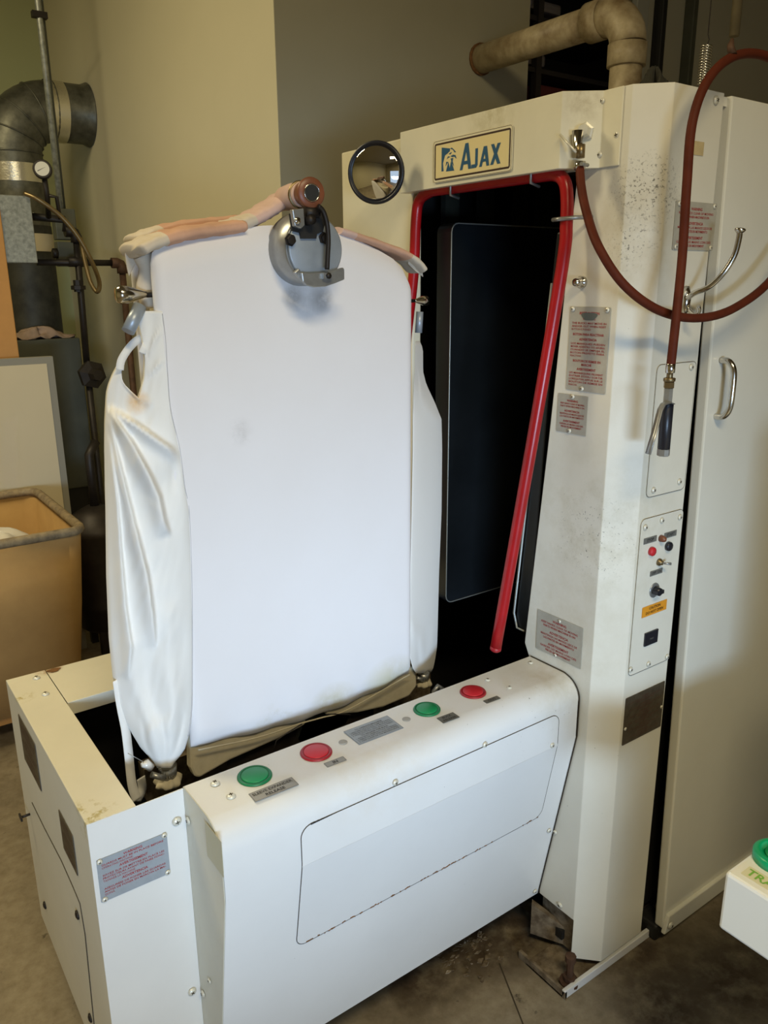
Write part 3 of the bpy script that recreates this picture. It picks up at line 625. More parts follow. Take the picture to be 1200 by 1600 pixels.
# eagle brow, beak, feathers
upoly([(.225, .655), (.262, .62), (.285, .55), (.305, .55), (.275, .62), (.25, .67)], m_blue, .0007)
upoly([(.21, .545), (.245, .57), (.25, .555), (.228, .52)], m_blue, .0007)
upoly([(.235, .485), (.27, .505), (.300, .48), (.312, .40), (.298, .42), (.285, .455), (.25, .455)], m_blue, .0007)
upoly([(.235, .43), (.27, .43), (.262, .36), (.28, .24), (.255, .31)], m_blue, .0007)
upoly([(.20, .49), (.235, .47), (.205, .455), (.185, .43)], m_blue, .0007)
upoly([(.18, .375), (.205, .36), (.19, .33), (.17, .27)], m_blue, .0007)
upoly([(.165, .62), (.20, .55), (.175, .57)], m_blue, .0007)
def letter(strokes):
    for k_, s_ in enumerate(strokes):
        cx_ = sum(q[0] for q in s_)/len(s_)
        upoly([(x+(.0045 if x > (min(q[0] for q in s_ if abs(q[1]-y) < .03)+max(q[0] for q in s_ if abs(q[1]-y) < .03))/2 else -.0045), y) for x, y in s_], m_blue, .0006+.00012*k_)
letter([[(.36, .12), (.385, .12), (.45, .70), (.425, .70)], [(.425, .70), (.455, .70), (.495, .12), (.468, .12)], [(.385, .235), (.475, .235), (.475, .31), (.392, .31)]])
letter([[(.55, .18), (.572, .18), (.572, .54), (.55, .54)], [(.505, .12), (.555, .12), (.572, .18), (.572, .20), (.505, .20)]])
letter([[(.60, .12), (.623, .12), (.672, .55), (.65, .55)], [(.65, .55), (.68, .55), (.71, .12), (.687, .12)], [(.62, .22), (.70, .22), (.70, .28), (.625, .28)]])
letter([[(.73, .12), (.757, .12), (.838, .56), (.81, .56)], [(.735, .56), (.762, .56), (.84, .12), (.812, .12)]])
pl.text('-----', w*.87, h*.115, .003, m_brownink)
pl.done('name_plate', hd, 'cream name plate with blue eagle head and blue lettering')
for a_ in ((941, 158), (937, 242)): screw(on('x', 1.2615, *a_), (-1, 0, 0), hd, .9)
screw(on('x', XA, 965, 211), (-1, 0, 0), colm, 1.15)
for a_ in ((1118, 157),): screw(on('y', YC, *a_), (0, -1, 0), colm, 1.2)
screw(on('x', XA, 875, 1414), (-1, 0, 0), colm, 1.1); screw(on('x', XA, 867, 1300), (-1, 0, 0), colm, 1.0)
# plates on column
reset = [('RESET BUTTON', 1.3, 'H'), ('', .5, 'H'), ('WARNING', 1.2, 'H'), ('', .3, 'H'), ('THE BUCKS MAY MOVE IN', 1, 'J'), ('AND/OR OUT WHEN RESET', 1, 'J'), ('BUTTON IS PUSHED.', 1, 'L'), ('', .5, 'H'), ('BOTON PARA REACTIVAR', 1.2, 'H'), ('', .4, 'H'), ('ADVERTENCIA', 1.2, 'H'), ('', .3, 'H'), ('LOS MANIQUIES PUEDEN', 1, 'J'), ('MOVER ADENTRO Y/O AFUERA', 1, 'J'), ('CUANDO SE EMPUJA EL', 1, 'J'), ('BOTON PREVISTO PARA', 1, 'J'), ('REACTIVAR.', 1, 'L'), ('', .5, 'H'), ('BOUTON DE REMISE EN', 1.2, 'H'), ('MARCHE', 1.2, 'H'), ('', .3, 'H'), ('AVERTISSEMENT', 1.2, 'H'), ('', .2, 'H'), ('LES MANNEQUINS PEUVENT', 1, 'J'), ('ENTRER ET/OU SORTIR', 1, 'J'), ("LORSQU'ON APPUIE SUR LE", 1, 'J'), ('BOUTON DE REMISE EN', 1, 'J'), ('MARCHE.', 1, 'L')]
p1 = plate_px('x', XA, (895, 479), (958, 482), (885, 608), m_alu); p1.lines(reset, m_redink, .95, .05, .07)
st_ = p1.P; mm = mat('oily_smudge', (.13, .15, .13), .4)
p1.poly([(p1.w*.5+math.cos(t)*p1.w*.19*(1+.2*math.sin(3*t)), p1.h*.89+math.sin(t)*p1.h*.055*(1+.2*math.cos(2*t))) for t in [2*math.pi*k/20 for k in range(20)]], mm, .0006)
po = p1.done('warning_plate', colm)
def rivets(P, spots, parent, s=.75):
    for x, y in spots: screw(P.P(x*P.w, y*P.h, P.th), P.N, parent, s, 'rivet')
rivets(p1, [(.07, .97), (.93, .97), (.42, .03)], po)
gen = [('WARNING', 1.2, 'H'), ('KEEP HANDS CLEAR OF MOVING', 1, 'J'), ('PARTS WHEN MACHINE IS ON', 1, 'H'), ('', .6, 'H'), ('ADVERTENCIA', 1.2, 'H'), ('MANTENGA LAS MANOS LEJOS DE', 1, 'J'), ('LAS PARTES EN MOVIMIENTO', 1, 'H'), ('', .6, 'H'), ('AVERTISSEMENT', 1.2, 'H'), ('GARDER LES MAINS LOIN DES', 1, 'J'), ('PIECES EN MOUVEMENT', 1, 'H')]
p2 = plate_px('x', XA, (875, 614), (922, 619), (870, 673), m_alu); p2.lines(gen+[('', .3, 'H')], m_redink, .88, .1, .1); po = p2.done('warning_plate', colm); rivets(p2, [(.5, .95), (.45, .06)], po)
p3 = plate_px('x', XA, (840, 951), (911, 983), (838, 1012), m_alu); p3.lines(gen, m_redink, .9, .05, .1); po = p3.done('warning_plate', colm); rivets(p3, [(.5, .93), (.45, .05)], po, .6)
p4 = plate_px('y', YC, (1054, 313), (1118, 318), (1049, 390), m_alu); p4.lines([(a_, b_, c_) for a_, b_, c_ in gen], m_redink, .9, .05, .08); po = p4.done('warning_plate', colm); rivets(p4, [(.07, .94), (.93, .94), (.07, .06), (.93, .06)], po, .7)
p5 = plate_px('y', YC, (976, 1092), (1037, 1064), (971, 1165), m_aluw); p5.lines(gen+gen, m_redinkd, .92, .05, .1); po = p5.done('warning_plate', colm, 'dark worn warning plate'); rivets(p5, [(.04, .35), (.96, .45)], po, .6)
# blanking panel and control panel on the front strip
def cpanel(TL, TR, BL, name, label=None):
    q = plate_px('y', YC, TL, TR, BL, m_col, rad=.012, th=.0015)
    q.frame(-.0006, -.0006, q.w+.0006, q.h+.0006, .0011, .0125, m_seam); return q, q.done(name, colm, label)
q, qo = cpanel((1030, 570), (1092, 555), (1008, 778), 'blanking_panel')
for x, y in ((.86, .96), (.17, .05), (.84, .07)): screw(q.P(q.w*x, q.h*y, q.th), q.N, qo, 1.0)
q, qo = cpanel((1002, 812), (1068, 795), (980, 1057), 'control_panel', 'control panel with stop and start buttons and a switch')
for a_ in ((1008, 824), (1034, 813), (1062, 808), (985, 1046), (1013, 1037), (1042, 1026)): screw(on('y', YC-.0025, *a_), (0, -1, 0), qo, .95)
def lab(TL, TR, BL, m, txts, ink, name='button_label'):
    g = plate_px('y', YC-.0022, TL, TR, BL, m, rad=.0006, th=.0006); g.lines([(t, 1, 'H') for t in txts], ink, .92, .1, .08); return g.done(name, qo)
m_lab = mat('grey_label', (.15, .15, .135), .5)
lab((1005, 842), (1025, 837), (1005, 851), m_lab, ['STOP'], m_blackink); lab((1038, 833), (1057, 828), (1037, 842), m_lab, ['START'], m_blackink)
lab((1016, 893), (1035, 888), (1015, 901), m_lab, ['OFF  ON'], m_blackink)
lab((1003, 950), (1041, 939), (1002, 966), m_orange, ['CAUTION', 'DO NOT OPEN'], m_brownink, 'caution_label')
def knob(px_, py_, r, m, prof=None, name='push_button'):
    c_ = on('y', YC-.0022, px_, py_); mb = MB(); mb.lathe(c_, (0, -1, 0), prof or [(0, r), (.006, r), (.008, r*.85), (.0085, 0)], m, 20); return part(name, mb, None, qo)
knob(1017, 861, .0095, m_redb); knob(1043, 853, .0100, m_grip); knob(1032, 841, .0075, m_collar, [(0, .0075), (.006, .0072), (.012, .005), (.014, 0)], 'indicator_lamp')
c_ = on('y', YC-.0022, 1029, 878); mb = MB(); mb.lathe(c_, (0, -1, 0), [(0, .008), (.004, .008), (.006, .005), (.010, .0045)], m_brass, 12); mb.tube([c_+Vector((0, -.008, 0)), c_+Vector((.013, -.022, -.001))], [.002, .003], m_steel, 8); part('toggle_switch', mb, None, qo)
c_ = on('y', YC-.0022, 1022, 922); mb = MB(); mb.lathe(c_, (0, -1, 0), [(0, .0165), (.0015, .0165), (.002, .015)], m_steel, 24); mb.lathe(c_+Vector((0, 0, 0)), (0, -1, 0), [(0, .0095), (.016, .0085), (.018, 0)], m_grip, 14); mb.box((c_.x-.012, c_.y-.018, c_.z-.004), (c_.x+.010, c_.y-.004, c_.z+.004), m_grip); part('selector_knob', mb, None, qo)
g = plate_px('y', YC-.0022, (1006, 990), (1026, 983), (1005, 1010), m_grip, rad=.0006, th=.003); g.text('0000', g.w/2, g.h*.4, .006, m_lab); g.done('counter_window', qo)
# tape remnants by the hose
g = plate_px('y', YC, (1072, 218), (1100, 222), (1070, 240), m_tape2, rad=.001, th=.0004); g.done('tape_scrap', colm)
# acorn nut
c_ = on('x', XA, 910, 441); mb = MB(); mb.lathe(c_, (-1, 0, 0), [(0, .012), (.006, .012), (.007, .010), (.014, .0095), (.022, .007), (.026, .001)], m_chrome, 6 if False else 16); part('acorn_nut', mb, None, colm, 'chrome acorn nut')

# ------------------------------------------------------------------ loading console (base)
base = thing('loading_console', 'low cream console with green and red buttons in front of the white buck', 'machine console', (.8, 1.4, 0))
YFr, ZB, ZBT = 1.03, .63, .765; YBT, ZBB = 1.117, .146
prof = [(1.18, .70), (1.18, ZBT), (1.078, ZBT+.001)]
for k in range(1, 9):
    t = math.pi/2*k/8; prof.append((1.078-.048*math.sin(t), ZBT-.048+.048*math.cos(t)))
prof += [(YFr, ZB), (YBT, ZBB), (YBT+.02, ZBB)]
xl_, xr_ = .414, 1.2605
mb = MB(); n = len(prof)
vs = [(xl_, y, z) for y, z in prof]+[(xr_, y, z) for y, z in prof]
mb.faces(vs, [(i, i+1, n+i+1, n+i) for i in range(n-1)], m_base, True)
cov = part('console_cover', mb, None, base, solid=.003, off=1 if False else -1)
md = cov.modifiers.new('es', 'EDGE_SPLIT'); md.split_angle = math.radians(20)
m_endp = mat('end_plate_paint', (.66, .64, .53), .45, var=.1, vscale=6, chips=(100, .78, (.2, .12, .05)))
endp = [(xl_+.0, y, z) for y, z in prof[1:-1]] + [(xl_, 1.18, ZBB)]
mb = MB(); mb.prism([(x-.0015, y, z) for x, y, z in endp], (.002, 0, 0), m_endp); ep = part('end_plate', mb, None, base, 'greyer bent end plate beside the guard box')
g = plate_px('x', xl_-.003, (325, 1288), (349, 1288), (325, 1337), m_tape, rad=.001, th=.0005); g.done('masking_tape', ep, 'strip of old masking tape')
mb = MB(); mb.prism([(xr_-.002, y, z) for y, z in prof[1:-1]] + [(xr_-.002, 1.18, ZBB)], (.002, 0, 0), m_base); part('end_plate', mb, None, base)
mb = MB(); mb.tube([(xr_+.002, y-.0008, z) for y, z in prof[1:-1]], .0013, m_seam, 6); part('end_seam', mb, None, base)
# access panel following the bend
def fy(z): return YFr if z > ZB else YFr+(ZB-z)*(YBT-YFr)/(ZB-ZBB)
def fpt(px_, py_):
    p = on('y', YFr, px_, py_)
    if p.z >= ZB: return p
    nn = Vector((0, -(ZB-ZBB), (YFr-YBT)))  # normal of slanted sheet
    return onp((0, YFr, ZB), nn, px_, py_)
a1, a2, a3, a4 = fpt(470, 1290), fpt(866, 1120), fpt(462, 1474), fpt(850, 1276)
ax0, ax1, az1, az0 = (a1.x+a3.x)/2, (a2.x+a4.x)/2, (a1.z+a2.z)/2, (a3.z+a4.z)/2
nslope = Vector((0, -(ZB-ZBB), (YFr-YBT))).normalized()
ol = rrect(ax0, az0, ax1, az1, .022, 6)
xs = sorted(ol)
def fpt2(x, z, d):
    if z > ZB: return Vector((x, YFr-d, z))
    return Vector((x, fy(z), z))+nslope*d
mb = MB()
top = [p for p in ol if p[1] >= ZB]; bot = [p for p in ol if p[1] < ZB]
mb.prism([fpt2(x, z, .0002) for x, z in rrect(ax0, ZB, ax1, az1, .022, 6) if True and z > ZB+.0221] + [fpt2(ax0, ZB, .0002), fpt2(ax1, ZB, .0002)], (0, -.0012, 0), m_base)
lowp = [q for q in ol if q[1] < ZB]
# reorder lower outline: right top -> ... start from left-mid
low = [(ax0, ZB-.0001)]+[q for q in ol[-7:]]+[q for q in ol[:7]]+[(ax1, ZB-.0001)]
mb.prism([fpt2(x, z, .0002) for x, z in low], nslope*.0012, m_base)
ap = part('access_panel', mb, None, base)
dense = []
for i, q in enumerate(ol):
    q2 = ol[(i+1) % len(ol)]; L_ = max(1, int(math.hypot(q2[0]-q[0], q2[1]-q[1])/.012))
    for k in range(L_): dense.append((q[0]+(q2[0]-q[0])*k/L_, q[1]+(q2[1]-q[1])*k/L_))
mb = MB(); mb.tube([fpt2(x, z, .0011) for x, z in dense], .00085, m_seam, 5, closed=True); part('panel_seam', mb, None, ap)
mb = MB()
for k in range(46):
    x = ax0+.01+(ax1-ax0-.02)*random.random()**1.4; mb.tube([fpt2(x, az0+random.uniform(-.001, .003), .0016), fpt2(x+random.uniform(.002, .008), az0+random.uniform(0, .003), .0016)], .0014, m_rust, 5)
for k in range(7):
    mb.tube([fpt2(ax0+.02+k*.008, az1-.0005, .0014), fpt2(ax0+.028+k*.008, az1, .0014)], .0016-.0002*k, m_blackink, 5)
part('rust_edge', mb, None, ap, 'rusty chipped seam edge')['kind'] = 'stuff'
for a_ in ((617, 1222), (757, 1163), (862, 1164), (857, 1297), (835, 1392)):
    P = fpt(*a_); screw(P+(nslope if P.z < ZB else Vector((0, -1, 0)))*.001, nslope if P.z < ZB else (0, -1, 0), base, .95)
for a_ in ((336, 1225), (361, 1245), (829, 1036), (762, 1063), (796, 1075)): screw(on('z', ZBT+.001, *a_), (0, 0, 1), base, 1.25 if a_[0] < 400 else .9)
screw(on('x', xl_-.002, 295, 1282), (-1, 0, 0), ep, 1.0); screw(on('x', xl_-.002, 318, 1552), (-1, 0, 0), ep, 1.0); screw(on('x', xl_-.002, 328, 1532), (-1, 0, 0), ep, .8)
# buttons
btn_l = {'g': 'green push button', 'r': 'red push button'}
for px_, py_, cl, r in ((398, 1211, 'g', .031), (494, 1174, 'r', .030), (667, 1107, 'g', .028), (739, 1080, 'r', .028)):
    c_ = on('z', ZBT+.001, px_, py_+2); mm_, mr_ = (m_greenb, m_greenring) if cl == 'g' else (m_redb, m_redring)
    mb = MB(); mb.lathe(c_, (0, 0, 1), [(0, r), (.0015, r), (.0035, r*.95), (.0035, r*.82), (.002, r*.80)], mr_, 40); b_ = part('push_button', mb, None, base, btn_l[cl])
    mb = MB(); mb.lathe(c_+Vector((0, 0, .001)), (0, 0, 1), [(0, r*.775), (.0025, r*.775), (.0036, r*.72), (.0038, 0)], mm_, 40); part('button_cap', mb, None, b_)
for a_ in ((536, 1160), (635, 1124)):
    c_ = on('z', ZBT+.001, *a_); mb = MB(); mb.lathe(c_, (0, 0, 1), [(0, .0085), (.001, .0085), (.0015, .007), (.0016, 0)], mat('grey_plug', (.36, .35, .32), .5), 20); part('hole_plug', mb, None, base)
def zlab(TL, TR, BL, BR, m, items, ink, name='button_label', top=.9, bot=.08, rad=.001):
    c4 = [on('z', ZBT+.0012, *q) for q in (TL, TR, BL, BR)]
    w_ = ((c4[1]-c4[0]).length+(c4[3]-c4[2]).length)/2; h_ = ((c4[0]-c4[2]).length+(c4[1]-c4[3]).length)/2
    U = ((c4[1]-c4[0])+(c4[3]-c4[2])).normalized(); V = Vector((-U.y, U.x, 0))
    cen = sum(c4, Vector())/4; O = cen-U*w_/2-V*h_/2
    g = Plate(O, U, V, w_, h_, m, th=.0008, rad=rad); g.frame(.0006, .0006, w_-.0006, h_-.0006, .0004, .001, m_blackink); g.lines(items, ink, top, bot, .05); return g.done(name, base)
m_lb = mat('silver_label', (.33, .32, .29), .45, .2)
zlab((389, 1241), (457, 1214), (398, 1254), (466, 1227), m_lb, [('SLEEVE EXPANDER', 1, 'J'), ('RELEASE', 1, 'H')], m_blackink)
zlab((506, 1193), (537, 1182), (511, 1200), (541, 1188), m_lb, [('IN', 1, 'H')], m_blackink)
zlab((683, 1122), (709, 1113), (692, 1131), (717, 1121), m_lab, [('BUCK', 1, 'H'), ('RELEASE', 1, 'H')], m_blackink)
zlab((755, 1095), (776, 1088), (760, 1100), (783, 1091), m_lab, [('OUT', 1, 'H')], m_blackink)
inst = [('TO OPERATE MACHINE', 1.2, 'H'), ('1. DRESS SHIRT ON BUCK AND CLAMP THE SLEEVES', 1, 'J'), ('2. PRESS BOTH RED BUTTONS TO MOVE BUCK IN', 1, 'J'), ('3. HOLD BUTTONS UNTIL BUCK IS INSIDE', 1, 'J'), ('TO RELEASE THE BUCK', 1.2, 'H'), ('1. PRESS BOTH GREEN BUTTONS TO RELEASE', 1, 'J'), ('2. REMOVE THE SHIRT WHEN BUCK HAS STOPPED', 1, 'J'), ('3. KEEP CLEAR OF THE MOVING BUCK', 1, 'J')]
zlab((532, 1146), (601, 1120), (566, 1162), (635, 1136), m_alub, inst, m_greyink, 'instruction_plate')
# scratch lines on top
# guard box
XG0, XG1, YG0, YG1, ZG = .248, .413, 1.179, 1.79, .762
gb = thing('end_guard', 'cream sheet metal end guard box at the left end of the console', 'machine guard', (.33, 1.5, .13))
mb = MB()
vs = [(XG1-.0005, YG0, ZG), (XG0, YG0, ZG), (XG0, YG1, ZG), (.33, YG1, ZG), (.33, YG0+.002, ZG),
      (XG1-.0005, YG0, .10), (XG0, YG0, .10), (XG0, YG1, .13), (.33, YG0+.002, .5), (.33, YG1, .5)]
mb.faces([vs[i] for i in (0, 1, 6, 5)], [(0, 1, 2, 3)], mat('guard_front_paint', (.78, .775, .745), .33, var=.06, vscale=4, chips=(90, .79, (.25, .2, .14))))
mb.faces([vs[i] for i in (1, 2, 7, 6)], [(0, 1, 2, 3)], m_guard)
mb.faces([vs[i] for i in (1, 2, 3, 4)], [(0, 1, 2, 3)], m_guard)
mb.faces([vs[i] for i in (3, 4, 8, 9)], [(0, 1, 2, 3)], m_guard)
mb.faces([(XG0, YG1, ZG), (.33, YG1, ZG), (.33, YG1, .13), (XG0, YG1, .13)], [(0, 1, 2, 3)], m_guard)
gs = part('guard_shell', mb, None, gb, solid=.003, bevel=.003)
# warning plate
gt = [('WARNING', 1.3, 'H'), ('GUARDS MUST BE IN PLACE BEFORE', 1, 'J'), ('OPERATING MACHINE.', 1, 'L'), ('AVERTISSEMENT', 1.3, 'H'), ('', .3, 'H'), ('SOYEZ SUR DE METTRE EN PLACE LES', 1, 'J'), ('PROTECTEURS AVANT DE FAIRE FONC-', 1, 'J'), ('TIONNER LA MACHINE.', 1, 'L'), ('ADVERTENCIA', 1.3, 'H'), ('', .3, 'H'), ('ASEGURESE DE PONER LAS GUARDAS', 1, 'J'), ('ANTES DE PONER EN MARCHA LA MA-', 1, 'J'), ('QUINA.', 1, 'L')]
g = plate_px('y', YG0, (149, 1345), (259, 1300), (158, 1410), m_alub, rad=.002); g.lines(gt, m_redink, .97, .12, .06)
go = g.done('warning_plate', gb, 'blue grey warning plate with red text'); rivets(g, [(.04, .95), (.96, .96), (.05, .05), (.96, .05)], go, .75)
screw(on('y', YG0-.001, 276, 1283), (0, -1, 0), gb, 1.25); screw(on('y', YG0-.001, 300, 1549), (0, -1, 0), gb, 1.2)
for a_ in ((57, 1060), (71, 1085)): screw(on('z', ZG, *a_), (0, 0, 1), gb, 1.2)
def quadplate(pts, m, m2, name, label):
    P4 = [on('x', XG0-.0006, *q) for q in pts]; zt_ = (P4[0].z+P4[1].z)/2; zb_ = (P4[2].z+P4[3].z)/2; y0_ = (P4[0].y+P4[3].y)/2; y1_ = (P4[1].y+P4[2].y)/2
    g = Plate((XG0-.0006, max(y0_, y1_), zb_), (0, -1, 0), (0, 0, 1), abs(y1_-y0_), abs(zt_-zb_), m, N=(-1, 0, 0)); g.lines(gen, m2, .93, .05, .08); g.done(name, gb, label)
quadplate(((28, 1113), (56, 1166), (64, 1234), (40, 1187)), m_aluw, m_redinkd, 'warning_plate', 'worn brown warning plate')
quadplate(((91, 1262), (115, 1309), (121, 1368), (101, 1325)), m_aluw, m_redinkd, 'warning_plate', 'worn brown warning plate')
mb = MB(); mb.tube([on('x', XG0-.0006, *q) for q in ((50, 1254), (70, 1295), (96, 1345), (115, 1388), (125, 1412), (133, 1460), (140, 1530), (147, 1600), (152, 1650))], .0011, m_seam, 5); part('hatch_seam', mb, None, gb)
for a_ in ((71, 1414), (122, 1429), (142, 1590)):
    c_ = on('x', XG0, *a_); mb = MB(); mb.lathe(c_, (-1, 0, 0), [(0, .009), (.003, .009), (.005, .004), (.005, 0)], m_iron, 10); part('hatch_screw', mb, None, gb, 'dark rusty screw')
c_ = on('x', XG0, 47, 1272); mb = MB(); mb.tube([c_, c_+Vector((-.02, .0, 0))], .003, m_iron, 8); mb.box((c_.x-.022, c_.y-.012, c_.z-.004), (c_.x-.018, c_.y+.012, c_.z+.004), m_iron); part('latch', mb, None, gb)
# back rail
rl = thing('guard_rail', 'cream sheet metal rail behind the white buck, meeting the end guard', 'machine guard', (.8, 1.7, .7))
mb = MB(); mb.faces([(.3315, 1.605, ZG-.03), (1.235, 1.605, ZG-.03), (1.235, 1.605, ZG), (.3315, 1.605, ZG), (1.235, 1.788, ZG), (.3315, 1.788, ZG), (1.235, 1.788, .13), (.3315, 1.788, .13)], [(0, 1, 2, 3), (3, 2, 4, 5), (5, 4, 6, 7)], m_guard)
part('rail_sheet', mb, None, rl, solid=.003, bevel=.003)
mb = MB(); c_ = on('z', ZG+.001, 80, 1046); part_rust = [c_+Vector((math.cos(t)*.014*(1+.3*math.sin(3*t))+.004, math.sin(t)*.010-.008, 0)) for t in [2*math.pi*k/14 for k in range(14)]]
mb.prism(part_rust, (0, 0, .0006), m_rust); part('rust_patch', mb, None, rl, 'brown rust patch')
# chassis inside the well
ch = thing('carriage_frame', 'dark greasy carriage frame in the well below the white buck', 'machine frame', (.8, 1.4, .2))
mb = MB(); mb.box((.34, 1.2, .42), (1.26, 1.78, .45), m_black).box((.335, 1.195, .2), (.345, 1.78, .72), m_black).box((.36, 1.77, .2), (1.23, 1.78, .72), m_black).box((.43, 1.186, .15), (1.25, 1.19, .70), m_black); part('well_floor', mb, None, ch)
mb = MB(); mb.box((.45, 1.225, .52), (1.24, 1.27, .60), m_filth).box((.45, 1.235, .60), (1.24, 1.24, .625), m_steel); part('track', mb, None, ch)
mb = MB(); mb.box((.45, 1.52, .52), (1.24, 1.56, .60), m_filth); part('track', mb, None, ch)
mb = MB(); mb.box((.56, 1.33, .45), (.92, 1.43, .70), m_iron); part('buck_pedestal', mb, None, ch)
for xx in (.44, 1.2):
    mb = MB(); mb.box((xx, 1.28, 0), (xx+.05, 1.34, .44), m_iron); part('leg', mb, None, ch)
P = on('z', .0, 520, 1600)
mb = MB(); mb.box((.50, 1.20, 0), (.56, 1.26, .44), m_steel); part('leg', mb, None, ch)

# ------------------------------------------------------------------ shirt buck
buck = thing('shirt_buck', 'white padded shirt form with cotton side sleeves standing in the console', 'pressing form', (.73, 1.37, .7))
YBF = 1.28
def bx(px_, py_, y=YBF): p = on('y', y, px_, py_); return p.x, p.z
topc = [bx(*q) for q in ((241, 412), (243, 395), (249, 388), (260, 382), (300, 372), (360, 361), (410, 352), (470, 350), (525, 360), (560, 372), (600, 391), (622, 404), (637, 420), (645, 438), (648, 465))]
botc = [bx(*q, 1.29) for q in ((297, 1170), (350, 1158), (400, 1146), (480, 1124), (540, 1103), (600, 1076), (640, 1054))]
xL0, xR0 = topc[0][0], topc[-1][0]
def zt_at(x): return interp([(a[0], a[1]) for a in topc], x)[0]
def zb_at(x): return interp([(a[0], a[1]) for a in botc], x)[0]
NX, NZ = 56, 40
def slab(y0, y1, xa_, xb_, m, name, ins=0, hem=True):
    mb = MB(); F_, B_ = [], []
    us = [0]+[.5-.5*math.cos(math.pi*(i)/(NX)) for i in range(1, NX)]+[1]
    for j in range(NZ+1):
        v = j/NZ; rf, rbk = [], []
        for u in us:
            x = xa_+(xb_-xa_)*u; zt_, zb_ = zt_at(x)-ins, zb_at(x)
            z = zb_+(zt_-zb_)*v
            du = min(u, 1-u)*(xb_-xa_); dv = min((zt_-z), (z-zb_)*2.6) 
            e_ = .018; k = min(1, du/e_); k2 = min(1, dv/e_)
            s1 = math.sqrt(max(0, 1-(1-k)**2))*math.sqrt(max(0, 1-(1-k2)**2))
            ym = (y0+y1)/2; hh = (y1-y0)/2
            drape = 0
            if hem and v < .12: drape = .0025*math.sin(x*60)*(1-v/.12)
            belly = .004*math.sin(math.pi*u)
            rf.append((x, ym-hh*s1-belly+drape, z)); rbk.append((x, ym+hh*s1+drape, z))
        F_.append(rf); B_.append(rbk)
    mb.grid(F_, m); mb.grid([r[::-1] for r in B_], m)
    return part(name, mb, None, buck)
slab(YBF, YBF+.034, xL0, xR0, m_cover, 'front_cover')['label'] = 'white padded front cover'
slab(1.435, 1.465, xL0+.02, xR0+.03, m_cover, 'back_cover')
# inner air bag, beige, visible at upper left
rows = []
for j in range(13):
    z = .80+.86*j/12; row = []
    for k in range(24):
        t = 2*math.pi*k/24; c_, s__ = math.cos(t), math.sin(t)
        row.append((.745+.245*math.copysign(abs(c_)**.5, c_)*(1 if j < 12 else .9), 1.375+.055*math.copysign(abs(s__)**.6, s__), z))
    rows.append(row)
mb = MB(); mb.grid(rows, m_canvas, closeu=True); mb.faces(rows[-1], [tuple(range(24))], m_canvas); part('inner_bag', mb, None, buck)
# lower beige tail boards
def tail(P4, name, m=m_canvas, y=1.30, th=.02):
    mb = MB(); mb.prism([on('y', y, *q) for q in P4], (0, th, 0), m); return part(name, mb, None, buck, 'beige canvas tail clamp', bevel=.005)
tail(((296, 1150), (480, 1100), (478, 1132), (446, 1150), (360, 1188), (312, 1216), (304, 1214), (297, 1200)), 'tail_clamp')
tail(((505, 1095), (650, 1040), (652, 1072), (640, 1088), (600, 1105), (560, 1114), (510, 1118)), 'tail_clamp')
mb = MB(); mb.prism([on('y', 1.33, *q) for q in ((478, 1100), (545, 1085), (545, 1120), (540, 1131), (470, 1160), (462, 1150))], (0, .03, 0), m_dark); part('clamp_arm', mb, None, buck)
mb = MB(); mb.tube(catmull([on('y', 1.276, *q) for q in ((310, 1172), (400, 1153), (468, 1131), (500, 1122), (545, 1108), (640, 1054))], 6), .0016, m_canvas, 6); part('hem_cord', mb, None, buck)
mb = MB(); mb.tube([on('y', 1.262, *q) for q in ((472, 1131), (452, 1143), (432, 1157), (427, 1175))], .0013, m_iron, 6); part('drawstring', mb, None, buck, 'dark drawstring')
mb = MB(); mb.tube([on('y', 1.262, *q) for q in ((512, 1116), (530, 1116), (548, 1117))], .0013, m_iron, 6); part('drawstring', mb, None, buck, 'dark drawstring')

